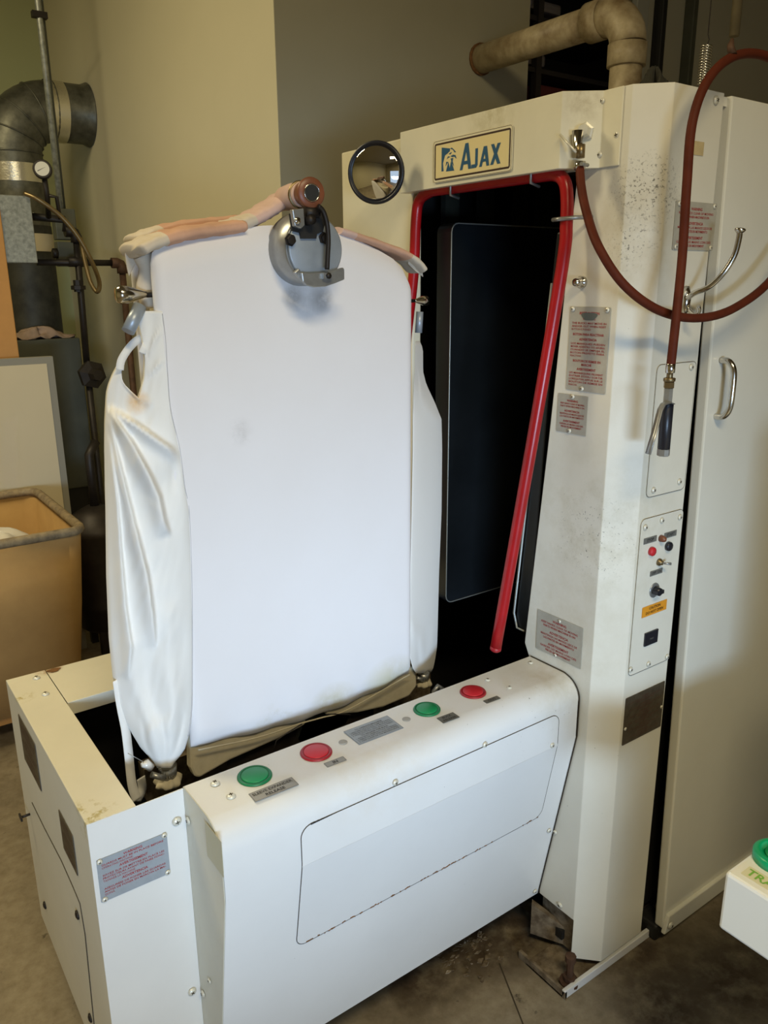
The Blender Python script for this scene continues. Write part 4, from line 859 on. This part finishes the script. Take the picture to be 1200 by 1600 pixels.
# sleeves -------------------------------------------------
def seglen(px_, py_, a, b):
    ax_, ay = a; bx_, by = b; dx, dy = bx_-ax_, by-ay; L2 = dx*dx+dy*dy
    t = max(0, min(1, ((px_-ax_)*dx+(py_-ay)*dy)/L2)); cx, cy = ax_+dx*t, ay+dy*t
    side = (px_-cx)*dy-(py_-cy)*dx
    return math.hypot(px_-cx, py_-cy)*(1 if side > 0 else -1), t
def fold(px_, py_, poly, amp, w, one=0):
    best = 1e9
    tt = 0; n_ = len(poly)-1
    for i in range(n_):
        d_, t = seglen(px_, py_, poly[i], poly[i+1])
        if abs(d_) < abs(best): best = d_; tt = (i+t)/n_
    fade = math.sin(math.pi*min(1, max(0, .08+tt*.92)))**.5
    if one and best*one < 0: w_ = w*.22
    else: w_ = w
    return amp*math.exp(-(best/w_)**2)*fade
def sleeve(name, rows_, y_in, y_out, bulge, folds, side, m, n_u=44, sub=9, back=.05, label=None):
    """rows_: (py, px left, px right); side=-1: seam is at the right end"""
    mb = MB(); Fr, Bk = [], []
    py0, py1 = rows_[0][0], rows_[-1][0]; N = int((py1-py0)/8)
    for j in range(N+1):
        yy = py0+(py1-py0)*j/N; l, r_ = interp(rows_, yy)
        rf, rbk = [], []
        for i in range(n_u+1):
            u = .5-.5*math.cos(math.pi*i/n_u); px_ = l+(r_-l)*u
            s_ = u if side < 0 else 1-u      # 1 at seam
            yb = y_out+(y_in-y_out)*s_
            P = on('y', yb, px_, yy)
            arch = math.sin(math.pi*u)**.6
            wfac = min(1, (r_-l)/90)
            y = yb - bulge*arch*wfac - sum(fold(px_, yy, *f_) for f_ in folds)*min(1, arch*1.6)
            d_ = (P-CAM); k = (y-CAM.y)/d_.y      # keep on the sight line of the silhouette read
            rf.append(CAM+d_*k); rbk.append(Vector((P.x, yb+back*arch*wfac, P.z)))
        Fr.append(rf); Bk.append(rbk)
    mb.grid(Fr, m); mb.grid([r[::-1] for r in Bk], m)
    mb.faces(Fr[-1]+Bk[-1][::-1], [tuple(range(2*len(Fr[-1])))], m)
    mb.faces(Fr[0]+Bk[0][::-1], [tuple(range(2*len(Fr[0])))], m)
    return part(name, mb, None, buck, label)
Lrows = [(622, 172, 250), (640, 166, 262), (660, 165, 272), (700, 165, 282), (760, 166, 290), (800, 167, 297), (900, 168, 301), (1000, 172, 302), (1060, 178, 302), (1100, 186, 301), (1130, 198, 299), (1150, 209, 295), (1170, 221, 289), (1182, 232, 281), (1192, 241, 272), (1200, 246, 268)]
Lf = [([(175, 640), (215, 665), (250, 690), (288, 714)], .026, 14, -1),
      ([(172, 645), (205, 690), (232, 740), (248, 775), (256, 815), (264, 835)], .030, 17, -1),
      ([(170, 660), (195, 760), (215, 840), (230, 900), (238, 960), (242, 1010)], .022, 16, -1),
      ([(170, 690), (182, 780), (190, 880), (196, 950), (205, 1010), (200, 1060)], .018, 13, -1),
      ([(285, 715), (268, 745), (240, 790)], -.010, 22),
      ([(240, 1010), (232, 1060), (228, 1100), (250, 1130)], -.010, 22),
      ([(205, 1010), (215, 1080), (235, 1130), (245, 1190)], .008, 13),
      ([(265, 960), (262, 1030), (272, 1090), (262, 1150)], .008, 14),
      ([(240, 1195), (228, 1160), (222, 1120)], -.004, 5), ([(256, 1196), (258, 1160), (255, 1130)], -.004, 5), ([(266, 1195), (280, 1150), (288, 1110)], -.004, 6)]
OUT = [(572, 184), (585, 177), (600, 171), (612, 168), (622, 167), (640, 166), (660, 165), (700, 165), (760, 166), (800, 167), (900, 168), (1000, 172), (1060, 178), (1100, 186), (1130, 198), (1150, 209), (1170, 221), (1182, 232), (1192, 241), (1200, 246)]
HL = [(572, 190), (585, 190), (594, 191), (602, 196), (612, 206), (622, 217), (700, 224), (800, 232), (1000, 237), (1200, 257)]
HR = [(486, 213), (500, 216), (530, 223), (560, 227), (590, 226), (606, 222), (622, 217), (700, 224), (800, 232), (1000, 237), (1200, 257)]
SEAM = [(486, 254), (500, 257), (530, 260), (580, 263), (640, 268), (660, 272), (700, 282), (760, 290), (800, 297), (900, 301), (1000, 302), (1060, 302), (1100, 301), (1130, 299), (1150, 295), (1170, 289), (1182, 281), (1192, 272), (1200, 268)]
Lf += [([(264, 498), (240, 530), (231, 556)], .005, 7, 1), ([(263, 560), (246, 574), (232, 588)], .005, 6, -1), ([(226, 640), (222, 660), (205, 690)], -.004, 9),
       ([(196, 604), (218, 626), (240, 634)], .006, 9, 1)]
def sleeve_pt(px_, yy, back=0):
    l = interp(OUT, yy)[0] if yy > 572 else 184; r_ = interp(SEAM, yy)[0]
    u = max(0, min(1, (px_-l)/(r_-l))); yb = 1.345+(1.283-1.345)*max(0, min(1, (px_-165)/(r_-165)))
    arch = math.sin(math.pi*u)**.6; ramp = max(.22, min(1, (yy-560)/170)); wf = min(1, (r_-l)/90)
    edge = min(1, (r_-px_)/14)
    if back: 
        P = on('y', yb, px_, yy); return Vector((P.x, yb+.008+.045*arch*wf*max(0, min(1, (yy-640)/120)), P.z))
    y = yb-.028*arch*wf*ramp-.0035*noise.noise(Vector((px_/26, yy/70, 1)))*arch-.0022*noise.noise(Vector((px_/11+yy/40, yy/34, 5)))*arch-sum(fold(px_, yy, *f_) for f_ in Lf)*min(1, arch*1.6)*edge
    return on('y', y, px_, yy)
mb = MB(); NR = 144
def half(y0, lo_, hi_, nu, close_at):
    Fr, Bk = [], []
    n_ = int((1200-y0)/5); ys = sorted(set([y0+(1200-y0)*k/n_ for k in range(n_+1)]+[622.0]))
    for yy in ys:
        a_, b_ = interp(lo_, yy)[0], interp(hi_, yy)[0]; q_ = [a_+(b_-a_)*k/nu for k in range(nu+1)]
        Fr.append([sleeve_pt(x, yy) for x in q_]); Bk.append([sleeve_pt(x, yy, 1) for x in q_])
    mb.grid(Fr, m_cloth); mb.grid([r[::-1] for r in Bk], m_cloth)
    for e_ in (0, -1):
        rr = [[Fr[k][e_], Bk[k][e_]] for k in range(len(ys)) if (e_ != close_at or ys[k] <= 622)]
        mb.grid(rr, m_cloth)
    mb.grid([Fr[0], Bk[0]], m_cloth); mb.grid([Fr[-1], Bk[-1]], m_cloth)
half(572.0, OUT, HL, 34, -1); half(486.0, HR, SEAM, 34, 0)
part('side_sleeve', mb, None, buck, 'white cotton sleeve hanging at the left side')
mb = MB(); mb.tube([sleeve_pt(x-.5, y)+Vector((0, -.0008, 0)) for x, y in catmull2([(254, 490), (259, 530), (262, 580), (267, 640), (281, 700), (289, 760), (296, 800), (300, 900), (301, 1000), (300, 1100), (294, 1150)], 10)], .0007, m_stitch, 5); part('seam_stitching', mb, None, buck)
def ribbon(pts, w, name, m, normal=(0, -1, 0), tw=None, label=None, parent=None):
    P = catmull(pts, 5); rows = []; nn = Vector(normal)
    for i, p in enumerate(P):
        t = (P[min(i+1, len(P)-1)]-P[max(i-1, 0)]).normalized()
        a_ = 0 if not tw else interp(tw, i/(len(P)-1))[0]
        s_ = t.cross(nn).normalized(); s_ = (s_*math.cos(a_)+nn*math.sin(a_)); rows.append([p-s_*w/2, p, p+s_*w/2])
    mb = MB(); mb.grid(rows, m); return part(name, mb, None, parent or buck, label, solid=.001)
ribbon([on('y', 1.32, *q) for q in ((187, 578), (190, 562), (203, 542), (217, 530), (226, 531), (222, 548), (217, 556))][:5]+[on('y', 1.30, *q) for q in ((227, 540), (222, 552))], .0125, 'tie_tape', m_cloth, label='white tie tape looped at the armhole', tw=[(0, .3), (.3, 0), (.7, .2), (1, .0)])
ribbon([on('y', 1.33, *q) for q in ((182, 1062), (188, 1100), (196, 1140), (201, 1180), (206, 1225), (214, 1250))], .0175, 'tie_tape', m_cloth, label='white tie tape hanging into the well', tw=[(0, .4), (1, .1)])
ribbon([on('y', 1.36, *q) for q in ((214, 1252), (222, 1235), (220, 1215))], .018, 'tie_tape', m_cloth, normal=(.3, -1, 0))
# left cuff clamp
def cuff(c_px, y, name, s=1.0):
    c_ = on('y', y, *c_px)
    mb = MB(); mb.lathe(c_+Vector((0, 0, -.012*s)), (.05, -.1, 1), [(0, .017*s), (.024*s, .017*s), (.024*s, .0155*s)], m_steel, 24)
    for k in range(24):
        t = 2*math.pi*k/24; mb.box((c_.x+math.cos(t)*.0172*s-.0006, c_.y+math.sin(t)*.0172*s-.0006, c_.z-.008*s), (c_.x+math.cos(t)*.0172*s+.0006, c_.y+math.sin(t)*.0172*s+.0006, c_.z+.008*s), m_iron)
    o = part(name, mb, None, buck, 'steel band clamp around the cuff')
    mb = MB(); mb.tube([c_+Vector((-.012, -.016, -.004))*s, c_+Vector((-.034, -.012, .010))*s], .006*s, m_steel, 8); part('clamp_screw', mb, None, o)
    rows = []
    for j in range(7):
        z = -.010-.022*(j/6); row = []
        for k in range(40):
            t = 2*math.pi*k/40; rr = (.013+.013*math.sin(j/6*math.pi*.86))*(1+.09*math.sin(7*t+.6*j)+.05*math.sin(11*t+1))*s
            row.append((c_.x+rr*math.cos(t), c_.y+rr*math.sin(t), c_.z+z*s))
        rows.append(row)
    mb = MB(); mb.grid(rows, m_canvas, closeu=True); mb.faces(rows[-1], [tuple(range(40))], m_canvas); part('cuff_ruffle', mb, None, buck, 'gathered beige canvas cuff')
    return c_
c_ = cuff((261, 1203), 1.315, 'cuff_clamp')
mb = MB(); c2_ = on('y', 1.29, 232, 1195); mb.tube([c2_+Vector((.004, 0, -.008)), c2_+Vector((-.004, 0, .004)), c2_+Vector((-.013, 0, .004))], [.0075, .0085, .004], m_plastic, 10); mb.tube([c2_, on('y', 1.29, 200, 1177)], .0008, m_steel, 5); part('clamp_knob', mb, None, buck, 'clear plastic knob')
# right sleeve
Rrows = [(533, 649, 656), (545, 649, 661), (560, 648, 661), (580, 648, 661), (600, 647, 666), (630, 646, 680), (655, 645, 690), (700, 645, 691), (800, 643, 690), (900, 641, 686), (980, 639, 684), (1010, 639, 683), (1030, 641, 680), (1044, 645, 677), (1052, 650, 673)]
sleeve('side_sleeve', Rrows, 1.29, 1.36, .020, [([(650, 560), (657, 600), (656, 620)], .005, 4, 1), ([(690, 658), (670, 640), (655, 600)], .006, 8), ([(640, 970), (655, 1000), (662, 1050)], .006, 8), ([(680, 980), (672, 1020), (665, 1050)], .005, 6), ([(652, 990), (655, 1030), (655, 1052)], -.004, 4)], 1, m_cloth, n_u=26, back=.03, label='white cotton sleeve hanging at the right side')
c_ = cuff((661, 1056), 1.33, 'cuff_clamp', .8)
# grey lump by right cuff
mb = MB(); c2_ = on('y', 1.27, 684, 1078); mb.tube([c2_+Vector((-.012, 0, -.02)), c2_+Vector((-.012, 0, 0)), c2_+Vector((0, 0, .010)), c2_+Vector((.012, 0, 0)), c2_+Vector((.012, 0, -.02))], .0055, m_steel, 10); part('hook_bracket', mb, None, buck)
# arm hardware left and right
def arm(p, side, s=1.0, tp=None, tb=None, y=1.32):
    p = Vector(p); d_ = Vector((side, 0, 0))
    mb = MB(); mb.lathe(p, d_, [(0, .004*s), (.008*s, .0055*s), (.024*s, .0105*s), (.034*s, .0135*s), (.046*s, .0145*s), (.052*s, .012*s), (.054*s, 0)], m_chrome, 20); part('arm_knob', mb, None, buck, 'chrome knob on the sleeve arm')
    mb = MB(); mb.tube([p-d_*.045, p+d_*.004], .005*s, m_iron, 10); mb.lathe(p-d_*.045, d_, [(0, .011), (.02, .011)], m_iron, 8); part('arm_rod', mb, None, buck)
    mb = MB(); mb.tube([tp, tb], .0105*s, m_steelb, 16); part('arm_tube', mb, None, buck, 'steel tube')
pk = on('y', 1.32, 232, 460); arm(pk, -1, 1.0, on('y', 1.30, 219, 478), on('y', 1.29, 200, 518))
pk = on('y', 1.36, 646, 470); arm(pk, 1, .72, on('y', 1.34, 656, 487), on('y', 1.34, 654, 520))
# beige roll near left arm
mb = MB(); rr_ = catmull([on('y', 1.35, *q) for q in ((222, 398), (232, 420), (228, 450), (236, 480))], 5); mb.tube(rr_, .016, m_padcream, 14); part('side_padding', mb, None, buck)

# shoulder pads
def pad(px_pts, y, segs, name, half_y=.085, th=.016, lobes=2, label=None, flip=1):
    """px_pts along the shoulder: (px, py) centre line of the pad; segs: [(u0,u1,mat)]"""
    P = catmull([on('y', y, *q) for q in px_pts], 8); N = len(P)-1; mb = MB()
    for (u0, u1, m) in segs:
        i0, i1 = int(u0*N), int(round(u1*N)); rows = []
        for i in range(i0, i1+1):
            u = i/N; t = (P[min(i+1, N)]-P[max(i-1, 0)]).normalized(); nn = Vector((0, 1, 0)); up = t.cross(nn)*-1
            if up.z < 0: up = -up
            endf = math.sqrt(max(.02, 1-(max(0, 1-(u if flip > 0 else 1-u)/.07))**2)) if (u if flip > 0 else 1-u) < .07 else 1
            row = []
            for k in range(24):
                a_ = 2*math.pi*k/24; cy = math.cos(a_); sy = math.sin(a_)
                r1 = th*(1+.10*math.sin(9*u*6.28)*.5+.08*math.sin(5*a_+u*30))
                groove = 1-.35*math.exp(-((cy*half_y+.03)/.012)**2) if (lobes == 2 and (u if flip > 0 else 1-u) < .35) else 1
                row.append(P[i]+nn*(math.copysign(abs(cy)**.75, cy)*half_y*endf)+up*(math.copysign(abs(sy)**.7, sy)*r1*endf*groove))
            rows.append(row)
        mb.grid(rows, m, closeu=True)
        if u0 == 0: mb.faces(rows[0], [tuple(range(24))], m)
        if u1 == 1: mb.faces(rows[-1], [tuple(range(24))], m)
    return part(name, mb, None, buck, label)
pad([(203, 394), (222, 384), (250, 374), (285, 366), (325, 361), (362, 356)], 1.335, [(0, .36, m_padcream), (.36, 1, m_padpeach)], 'shoulder_pad', .062, .0125, 2, 'peach and cream padded left shoulder')
pad([(204, 378), (222, 370), (250, 361), (285, 354), (325, 350), (362, 346)], 1.40, [(0, .36, m_padcream), (.36, 1, m_padpeach)], 'shoulder_pad', .045, .010, 1, 'back half of the peach and cream left shoulder padding')
pad([(348, 356), (372, 350), (398, 338), (420, 325), (446, 308)], 1.335, [(0, .35, m_padcream), (.35, 1, m_padpink)], 'neck_pad', .05, .012, 1, 'pale pink padding running up to the collar')
pad([(653, 425), (642, 411), (623, 398), (590, 385), (552, 372), (520, 362)], 1.315, [(0, .36, m_padcream), (.36, .85, m_padpeach), (.85, 1, m_padpink)], 'shoulder_pad', .034, .0075, 1, 'peach and cream padded right shoulder')
def flap(pts, y, m, th=.004):
    mb = MB(); mb.prism([on('y', y, *q) for q in pts], (0, th, 0), m); part('pad_flap', mb, None, buck, bevel=.0015)
flap([(196, 380), (206, 390), (214, 402), (212, 412), (206, 424), (202, 432), (199, 420), (196, 400)], 1.36, m_padcream)
flap([(640, 402), (655, 408), (660, 420), (662, 433), (650, 424), (638, 412)], 1.30, m_padcream)
# seam welt along edge of front cover top
# collar --------------------------------------------------------
cc = on('y', 1.205, 487, 301); ax = (on('y', 1.315, 447, 310)-cc).normalized()   # tube axis running back from the mouth
s1 = ax.orthogonal().normalized(); s2 = ax.cross(s1)
def circ(c_, r_): return [c_+(s1*math.cos(t)+s2*math.sin(t))*r_ for t in [2*math.pi*k/36 for k in range(36)]]
mb = MB(); mb.lathe(cc, ax, [(0, .0135), (0, .0225), (.003, .0245), (.008, .0240), (.020, .0200), (.03, .0195), (.11, .019)], m_collar, 36)
col = part('collar_cone', mb, None, buck, 'flared brown collar cone')
mb = MB(); mb.lathe(cc-ax*.0008, ax, [(0, .0132), (.0006, .0132)], m_black, 30); part('mouth', mb, None, col)
mb = MB(); mb.tube(circ(cc-ax*.001, .0132), .0011, m_chrome, 6, closed=True); part('mouth_rim', mb, None, col)
mb = MB(); mb.tube(circ(cc+ax*.045, .0205), .0030, m_brass, 6, closed=True); part('collar_band', mb, None, col)
mb = MB(); mb.lathe(cc+ax*.030, ax, [(0, .0205), (.004, .0212), (.012, .0200), (.016, .0215), (.05, .022), (.085, .020), (.10, .012)], m_padpink, 30); part('collar_sheath', mb, None, buck)
# disc
dc = Vector((.736, 1.28, 1.659)); dc = on('y', 1.28, 466, 391); dr = .0605
mb = MB(); mb.lathe(dc, (0, -1, 0), [(0, dr), (.035, dr), (.043, dr*.985), (.052, dr*.93), (.056, dr*.90)], m_steel, 48)
dk_ = part('collar_clamp', mb, None, buck, 'round steel collar clamp housing')
yf = dc.y-.0565
mb = MB(); mb.lathe((dc.x, yf, dc.z), (0, -1, 0), [(0, dr*.86), (.003, dr*.86), (.004, dr*.83), (.0042, 0)], m_steelb, 48); fpn = part('face_plate', mb, None, dk_)
yf -= .005
def fp_(px_, py_, y=yf): return on('y', y, px_, py_)
mb = MB(); mb.prism([fp_(*q) for q in ((451, 334), (503, 330), (506, 352), (503, 362), (494, 366), (493, 373), (469, 373), (467, 364), (455, 361))], (0, -.003, 0), m_black); part('clamp_slot', mb, None, dk_)
for q in ((453, 375), (506, 372)):
    mb = MB(); mb.lathe(fp_(*q), (0, -1, 0), [(0, .0105), (.002, .0105), (.002, .0075), (.008, .0075), (.0085, 0)], m_iron, 6, smooth=False); part('hex_bolt', mb, None, dk_)
yb_ = yf-.004
mb = MB(); mb.prism([fp_(*q, yb_) for q in ((452, 328), (470, 326), (472, 352), (466, 358), (456, 354))], (0, -.010, 0), m_steel); mb.lathe(fp_(464, 345, yb_-.01), (0, -1, 0), [(0, .006), (.004, .006), (.005, 0)], m_chrome, 12); part('hinge_bracket', mb, None, dk_, bevel=.002)
mb = MB(); mb.lathe(fp_(480, 344, yb_), (0, -1, 0), [(0, .009), (.016, .008), (.018, .0)], m_iron, 12); mb.tube([fp_(476, 332, yb_-.004), fp_(497, 332, yb_-.004)], .009, m_iron, 10); part('hinge_pin', mb, None, dk_)
mb = MB(); P_ = [fp_(*q, yb_-.018) for q in ((497, 322), (505, 330), (511, 350), (513, 375), (512, 400), (511, 421))]
mb.tube(catmull(P_, 4), .0042, m_iron, 8); part('lever_arm', mb, None, dk_, 'dark curved lever arm')
# bottom shoes (arcs)
def arcplate(cx_, cz_, r0_, r1_, a0, a1, y0, y1, m, name):
    mb = MB(); n_ = 16; o_ = []; i_ = []
    for k in range(n_+1):
        t = math.radians(a0+(a1-a0)*k/n_); o_.append((cx_+r1_*math.cos(t), y0, cz_+r1_*math.sin(t))); i_.append((cx_+r0_*math.cos(t), y0, cz_+r0_*math.sin(t)))
    mb.prism(o_+i_[::-1], (0, y1-y0, 0), m); return part(name, mb, None, dk_, bevel=.0015)
arcplate(dc.x, dc.z, dr*.86, dr*1.03, 218, 272, yf-.001, yf-.010, m_steel, 'clamp_shoe')
def shoe(pts, y0, y1, m):
    mb = MB(); mb.prism([on('y', y0, *q) for q in pts], (0, y1-y0, 0), m); part('clamp_shoe', mb, None, dk_, bevel=.0015)
shoe([(468, 426), (482, 427), (500, 426), (518, 423), (533, 418), (535, 421), (535, 437), (520, 443), (505, 448), (488, 449), (476, 446), (470, 440)], yf-.010, yf-.017, m_steel)
c_ = fp_(511, 430, yf-.02); mb = MB(); mb.box((c_.x-.009, c_.y-.004, c_.z-.006), (c_.x+.009, c_.y+.006, c_.z+.004), m_steel); mb.lathe(c_+Vector((0, -.004, -.001)), (0, -1, 0), [(0, .005), (.003, .005), (.004, 0)], m_iron, 8); part('lever_block', mb, None, dk_)

# ------------------------------------------------------------------ mirror
mc = on('x', 1.13, 588, 270); mn = (CAM-mc); mn = Vector((-.80, -.60, -.05)).normalized()
mir = thing('convex_mirror', 'round black rimmed convex mirror on the left end of the header', 'mirror', tuple(mc))
RM = .0615
prf = []
for k in range(10):
    r_ = RM*(1-k/9); prf.append((.004+.016*(1-(r_/RM)**2), r_))
mb = MB(); mb.lathe(mc, mn, prf, m_mirror, 48); part('glass', mb, None, mir)
s1 = mn.orthogonal().normalized(); s2 = mn.cross(s1)
mb = MB(); mb.lathe(mc-mn*.008, mn, [(0, RM*.6), (.002, RM*1.05), (.010, RM*1.10), (.016, RM*1.07), (.016, RM*.985), (.008, RM*.98)], m_grip, 48); part('rim', mb, None, mir)
mb = MB(); mb.tube([mc-mn*.008, Vector((1.201, mc.y+.01, mc.z+.01))], .006, m_iron, 10); part('bracket', mb, None, mir)

# ------------------------------------------------------------------ valve + hose + air gun
hs = thing('air_hose', 'dark red rubber air hose looping across the cabinet column', 'hose', tuple(on('x', 1.22, 903, 240)))
hv = on('x', 1.215, 906, 258)
def hp_(px_, py_, y): return on('y', y, px_, py_)
pts = [hv, hp_(908, 290, 1.055), hp_(916, 330, 1.03), hp_(935, 385, .97), hp_(975, 445, .93), hp_(1030, 485, .905), hp_(1090, 497, .885), hp_(1150, 480, .875), hp_(1212, 428, .875), hp_(1262, 330, .89), hp_(1276, 220, .90), hp_(1250, 125, .905), hp_(1200, 89, .905), hp_(1150, 87, .90), hp_(1108, 122, .895), hp_(1082, 190, .89), hp_(1073, 290, .887), hp_(1066, 400, .885), hp_(1056, 500, .868), hp_(1048, 572, .868)]
P_ = catmull(pts, 8)
mb = MB(); mb.tube(P_, .0080, m_hose, 14); part('rubber_hose', mb, None, hs)
mb = MB(); vc = on('x', 1.222, 903, 205)
mb.lathe(vc+Vector((.02, 0, .0)), (-1, -.6, 0), [(0, .017), (.008, .017), (.009, .013), (.02, .012), (.026, .010), (.027, 0)], m_screw, 6, smooth=False)
mb.tube([vc+Vector((-.004, -.004, .0)), vc+Vector((-.004, -.004, -.03)), hv+Vector((0, 0, .03))], [.0115, .0085, .008], m_chrome, 10)
vv = part('valve', mb, None, hs, 'chrome air valve')
mb = MB(); mb.tube([vc+Vector((-.025, .02, -.005)), vc+Vector((-.025, -.02, -.04))], .0022, m_screw, 6); part('valve_lever', mb, None, vv, 'small white lever')
mb = MB(); mb.tube([hv+Vector((0, 0, .035)), hv+Vector((0, 0, .012))], .008, m_brass, 8); part('brass_nipple', mb, None, hs, 'brass nipple')
mb = MB(); mb.tube([hv+Vector((0, 0, .006)), hv+Vector((0, 0, -.008))], .0105, m_chrome, 16); mb.tube([hv+Vector((.012, -.008, 0)), hv+Vector((-.012, -.014, 0))], .0035, m_steel, 8); part('hose_clamp', mb, None, hs, 'steel hose clamp')
mb = MB(); c_ = hp_(1143, 76, .903); mb.tube([c_+Vector((0, 0, .015)), c_+Vector((-.004, 0, .004)), c_+Vector((-.004, -.006, -.012))], [.003, .006, .008], m_rp, 8); part('hose_hanger', mb, None, hs)
gun = thing('air_gun', 'black gripped air blow gun with a steel lever hanging from the red hose', 'air gun', tuple(hp_(1042, 640, .868)))
g0 = hp_(1048, 568, .868); g1 = hp_(1036, 712, .868); ga = (g1-g0).normalized(); GL = (g1-g0).length
def gseg(t0, t1, r, m, name, n=18, smooth=True, rr=None):
    mb = MB(); mb.lathe(g0+ga*GL*t0, ga, [(0, r*.9), (.001, r), (GL*(t1-t0)-.001, r), (GL*(t1-t0), r*.9)], m, n, smooth); return part(name, mb, None, gun)
gseg(0, .10, .0085, m_chrome, 'ferrule'); gseg(.10, .16, .0055, m_brass, 'nipple'); gseg(.15, .19, .0105, m_brass, 'coupling_ring'); gseg(.19, .26, .0095, m_brass, 'coupling', 6, False)
gseg(.26, .43, .0082, m_steel, 'hex_body', 6, False); gseg(.42, .925, .0112, m_grip, 'grip'); gseg(.92, 1.0, .0115, m_steel, 'end_cap', 8, False)
lv = [hp_(1051, 630, .862), hp_(1046, 628, .855), hp_(1036, 631, .852), hp_(1031, 640, .85), hp_(1022, 675, .84), hp_(1012, 709, .832)]
rows = []
for i, p_ in enumerate(lv): rows.append([p_+Vector((-.001, -.006, 0)), p_+Vector((.001, .006, 0))])
mb = MB(); mb.grid(rows, m_steel); part('lever', mb, None, gun, 'steel squeeze lever', solid=.0018)

# ------------------------------------------------------------------ coat hook
hk = thing('coat_hook', 'large chrome double coat hook screwed to the cabinet beside its door', 'hook', tuple(on('y', YC, 1073, 470)))
def hk_(px_, py_, y): return on('y', y, px_, py_)
hb = [hk_(1078, 455, .948), hk_(1076, 470, .95), hk_(1074, 485, .95)]
mb = MB(); mb.tube([hk_(1073, 448, .953), hk_(1072, 465, .95), hk_(1070, 480, .95), hk_(1069, 494, .953)], [.006, .010, .009, .004], m_chrome, 12); part('backplate', mb, None, hk)
mb = MB(); mb.tube(catmull([hk_(1074, 466, .945), hk_(1085, 458, .930), hk_(1108, 448, .905), hk_(1130, 427, .885), hk_(1147, 400, .873), hk_(1154, 376, .87), hk_(1156, 362, .87)], 6), [.0085]*3+[.0055]*10+[.005]*18+[.0052]*4+[.006, .008] if False else .0052, m_chrome, 12); mb.lathe(hk_(1156, 361, .87), (.1, -.1, 1), [(-.004, .005), (0, .009), (.003, .010), (.005, .008), (.006, 0)], m_chrome, 16); part('upper_prong', mb, None, hk)
mb = MB(); mb.tube(catmull([hk_(1074, 478, .948), hk_(1079, 487, .935), hk_(1086, 492, .922), hk_(1092, 486, .914), hk_(1091, 478, .912)], 5), .0042, m_chrome, 10); part('lower_prong', mb, None, hk)
screw(hk_(1071, 458, .940), (0, -1, 0), hk, .7)

# ------------------------------------------------------------------ control box in the right foreground
k0 = on('z', .75, 1133, 1362); kb = on('x', k0.x, 1123, 1450)
cb = thing('control_box', 'white control box with a green button at the right edge of the photo', 'control box', (k0.x+.2, k0.y-.15, 0))
mb = MB(); mb.box((k0.x, k0.y-.36, kb.z), (k0.x+.40, k0.y, .75), m_ctrl); part('box', mb, None, cb, bevel=.005)
nm = thing('neighbouring_press', 'unseen neighbouring machine body, added to carry the white control box and shade the side door', 'pressing machine', (1.7, 0, 0))
mb = MB(); mb.box((1.06, -.5, 0), (2.3, .40, kb.z-.001), m_ctrl); part('base_cabinet', mb, None, nm, bevel=.01)
mb = MB(); mb.box((1.42, -.5, kb.z-.001), (2.3, .40, 1.25), m_ctrl); part('upper_shade_block', mb, None, nm, bevel=.01)  # unseen upper block, added and shaped to shade the side door
gcn = on('z', .75, 1215, 1345); mb = MB(); mb.lathe(gcn, (0, 0, 1), [(0, .036), (.012, .036), (.016, .032), (.016, .024), (.010, .022), (.010, 0)], m_green, 40); gbn = part('push_button', mb, None, cb, 'green push button')
mb = MB(); mb.lathe(gcn+Vector((0, 0, .010)), (0, 0, 1), [(0, .019), (.003, .019), (.004, 0)], m_greenb, 30); part('button_cap', mb, None, gbn)
l0 = on('z', .751, 1157, 1364); l1 = on('z', .751, 1163, 1351)
g = Plate((l0.x, l0.y, .7503), (0, -1, 0), (1, 0, 0), .13, abs(l1.x-l0.x)+.004, m_labely, th=.0006, N=(0, 0, 1)); g.text('TRANSFER', .004, g.h*.22, g.h*.85, m_greenink, 'L', bold=.02); g.done('button_label', cb)
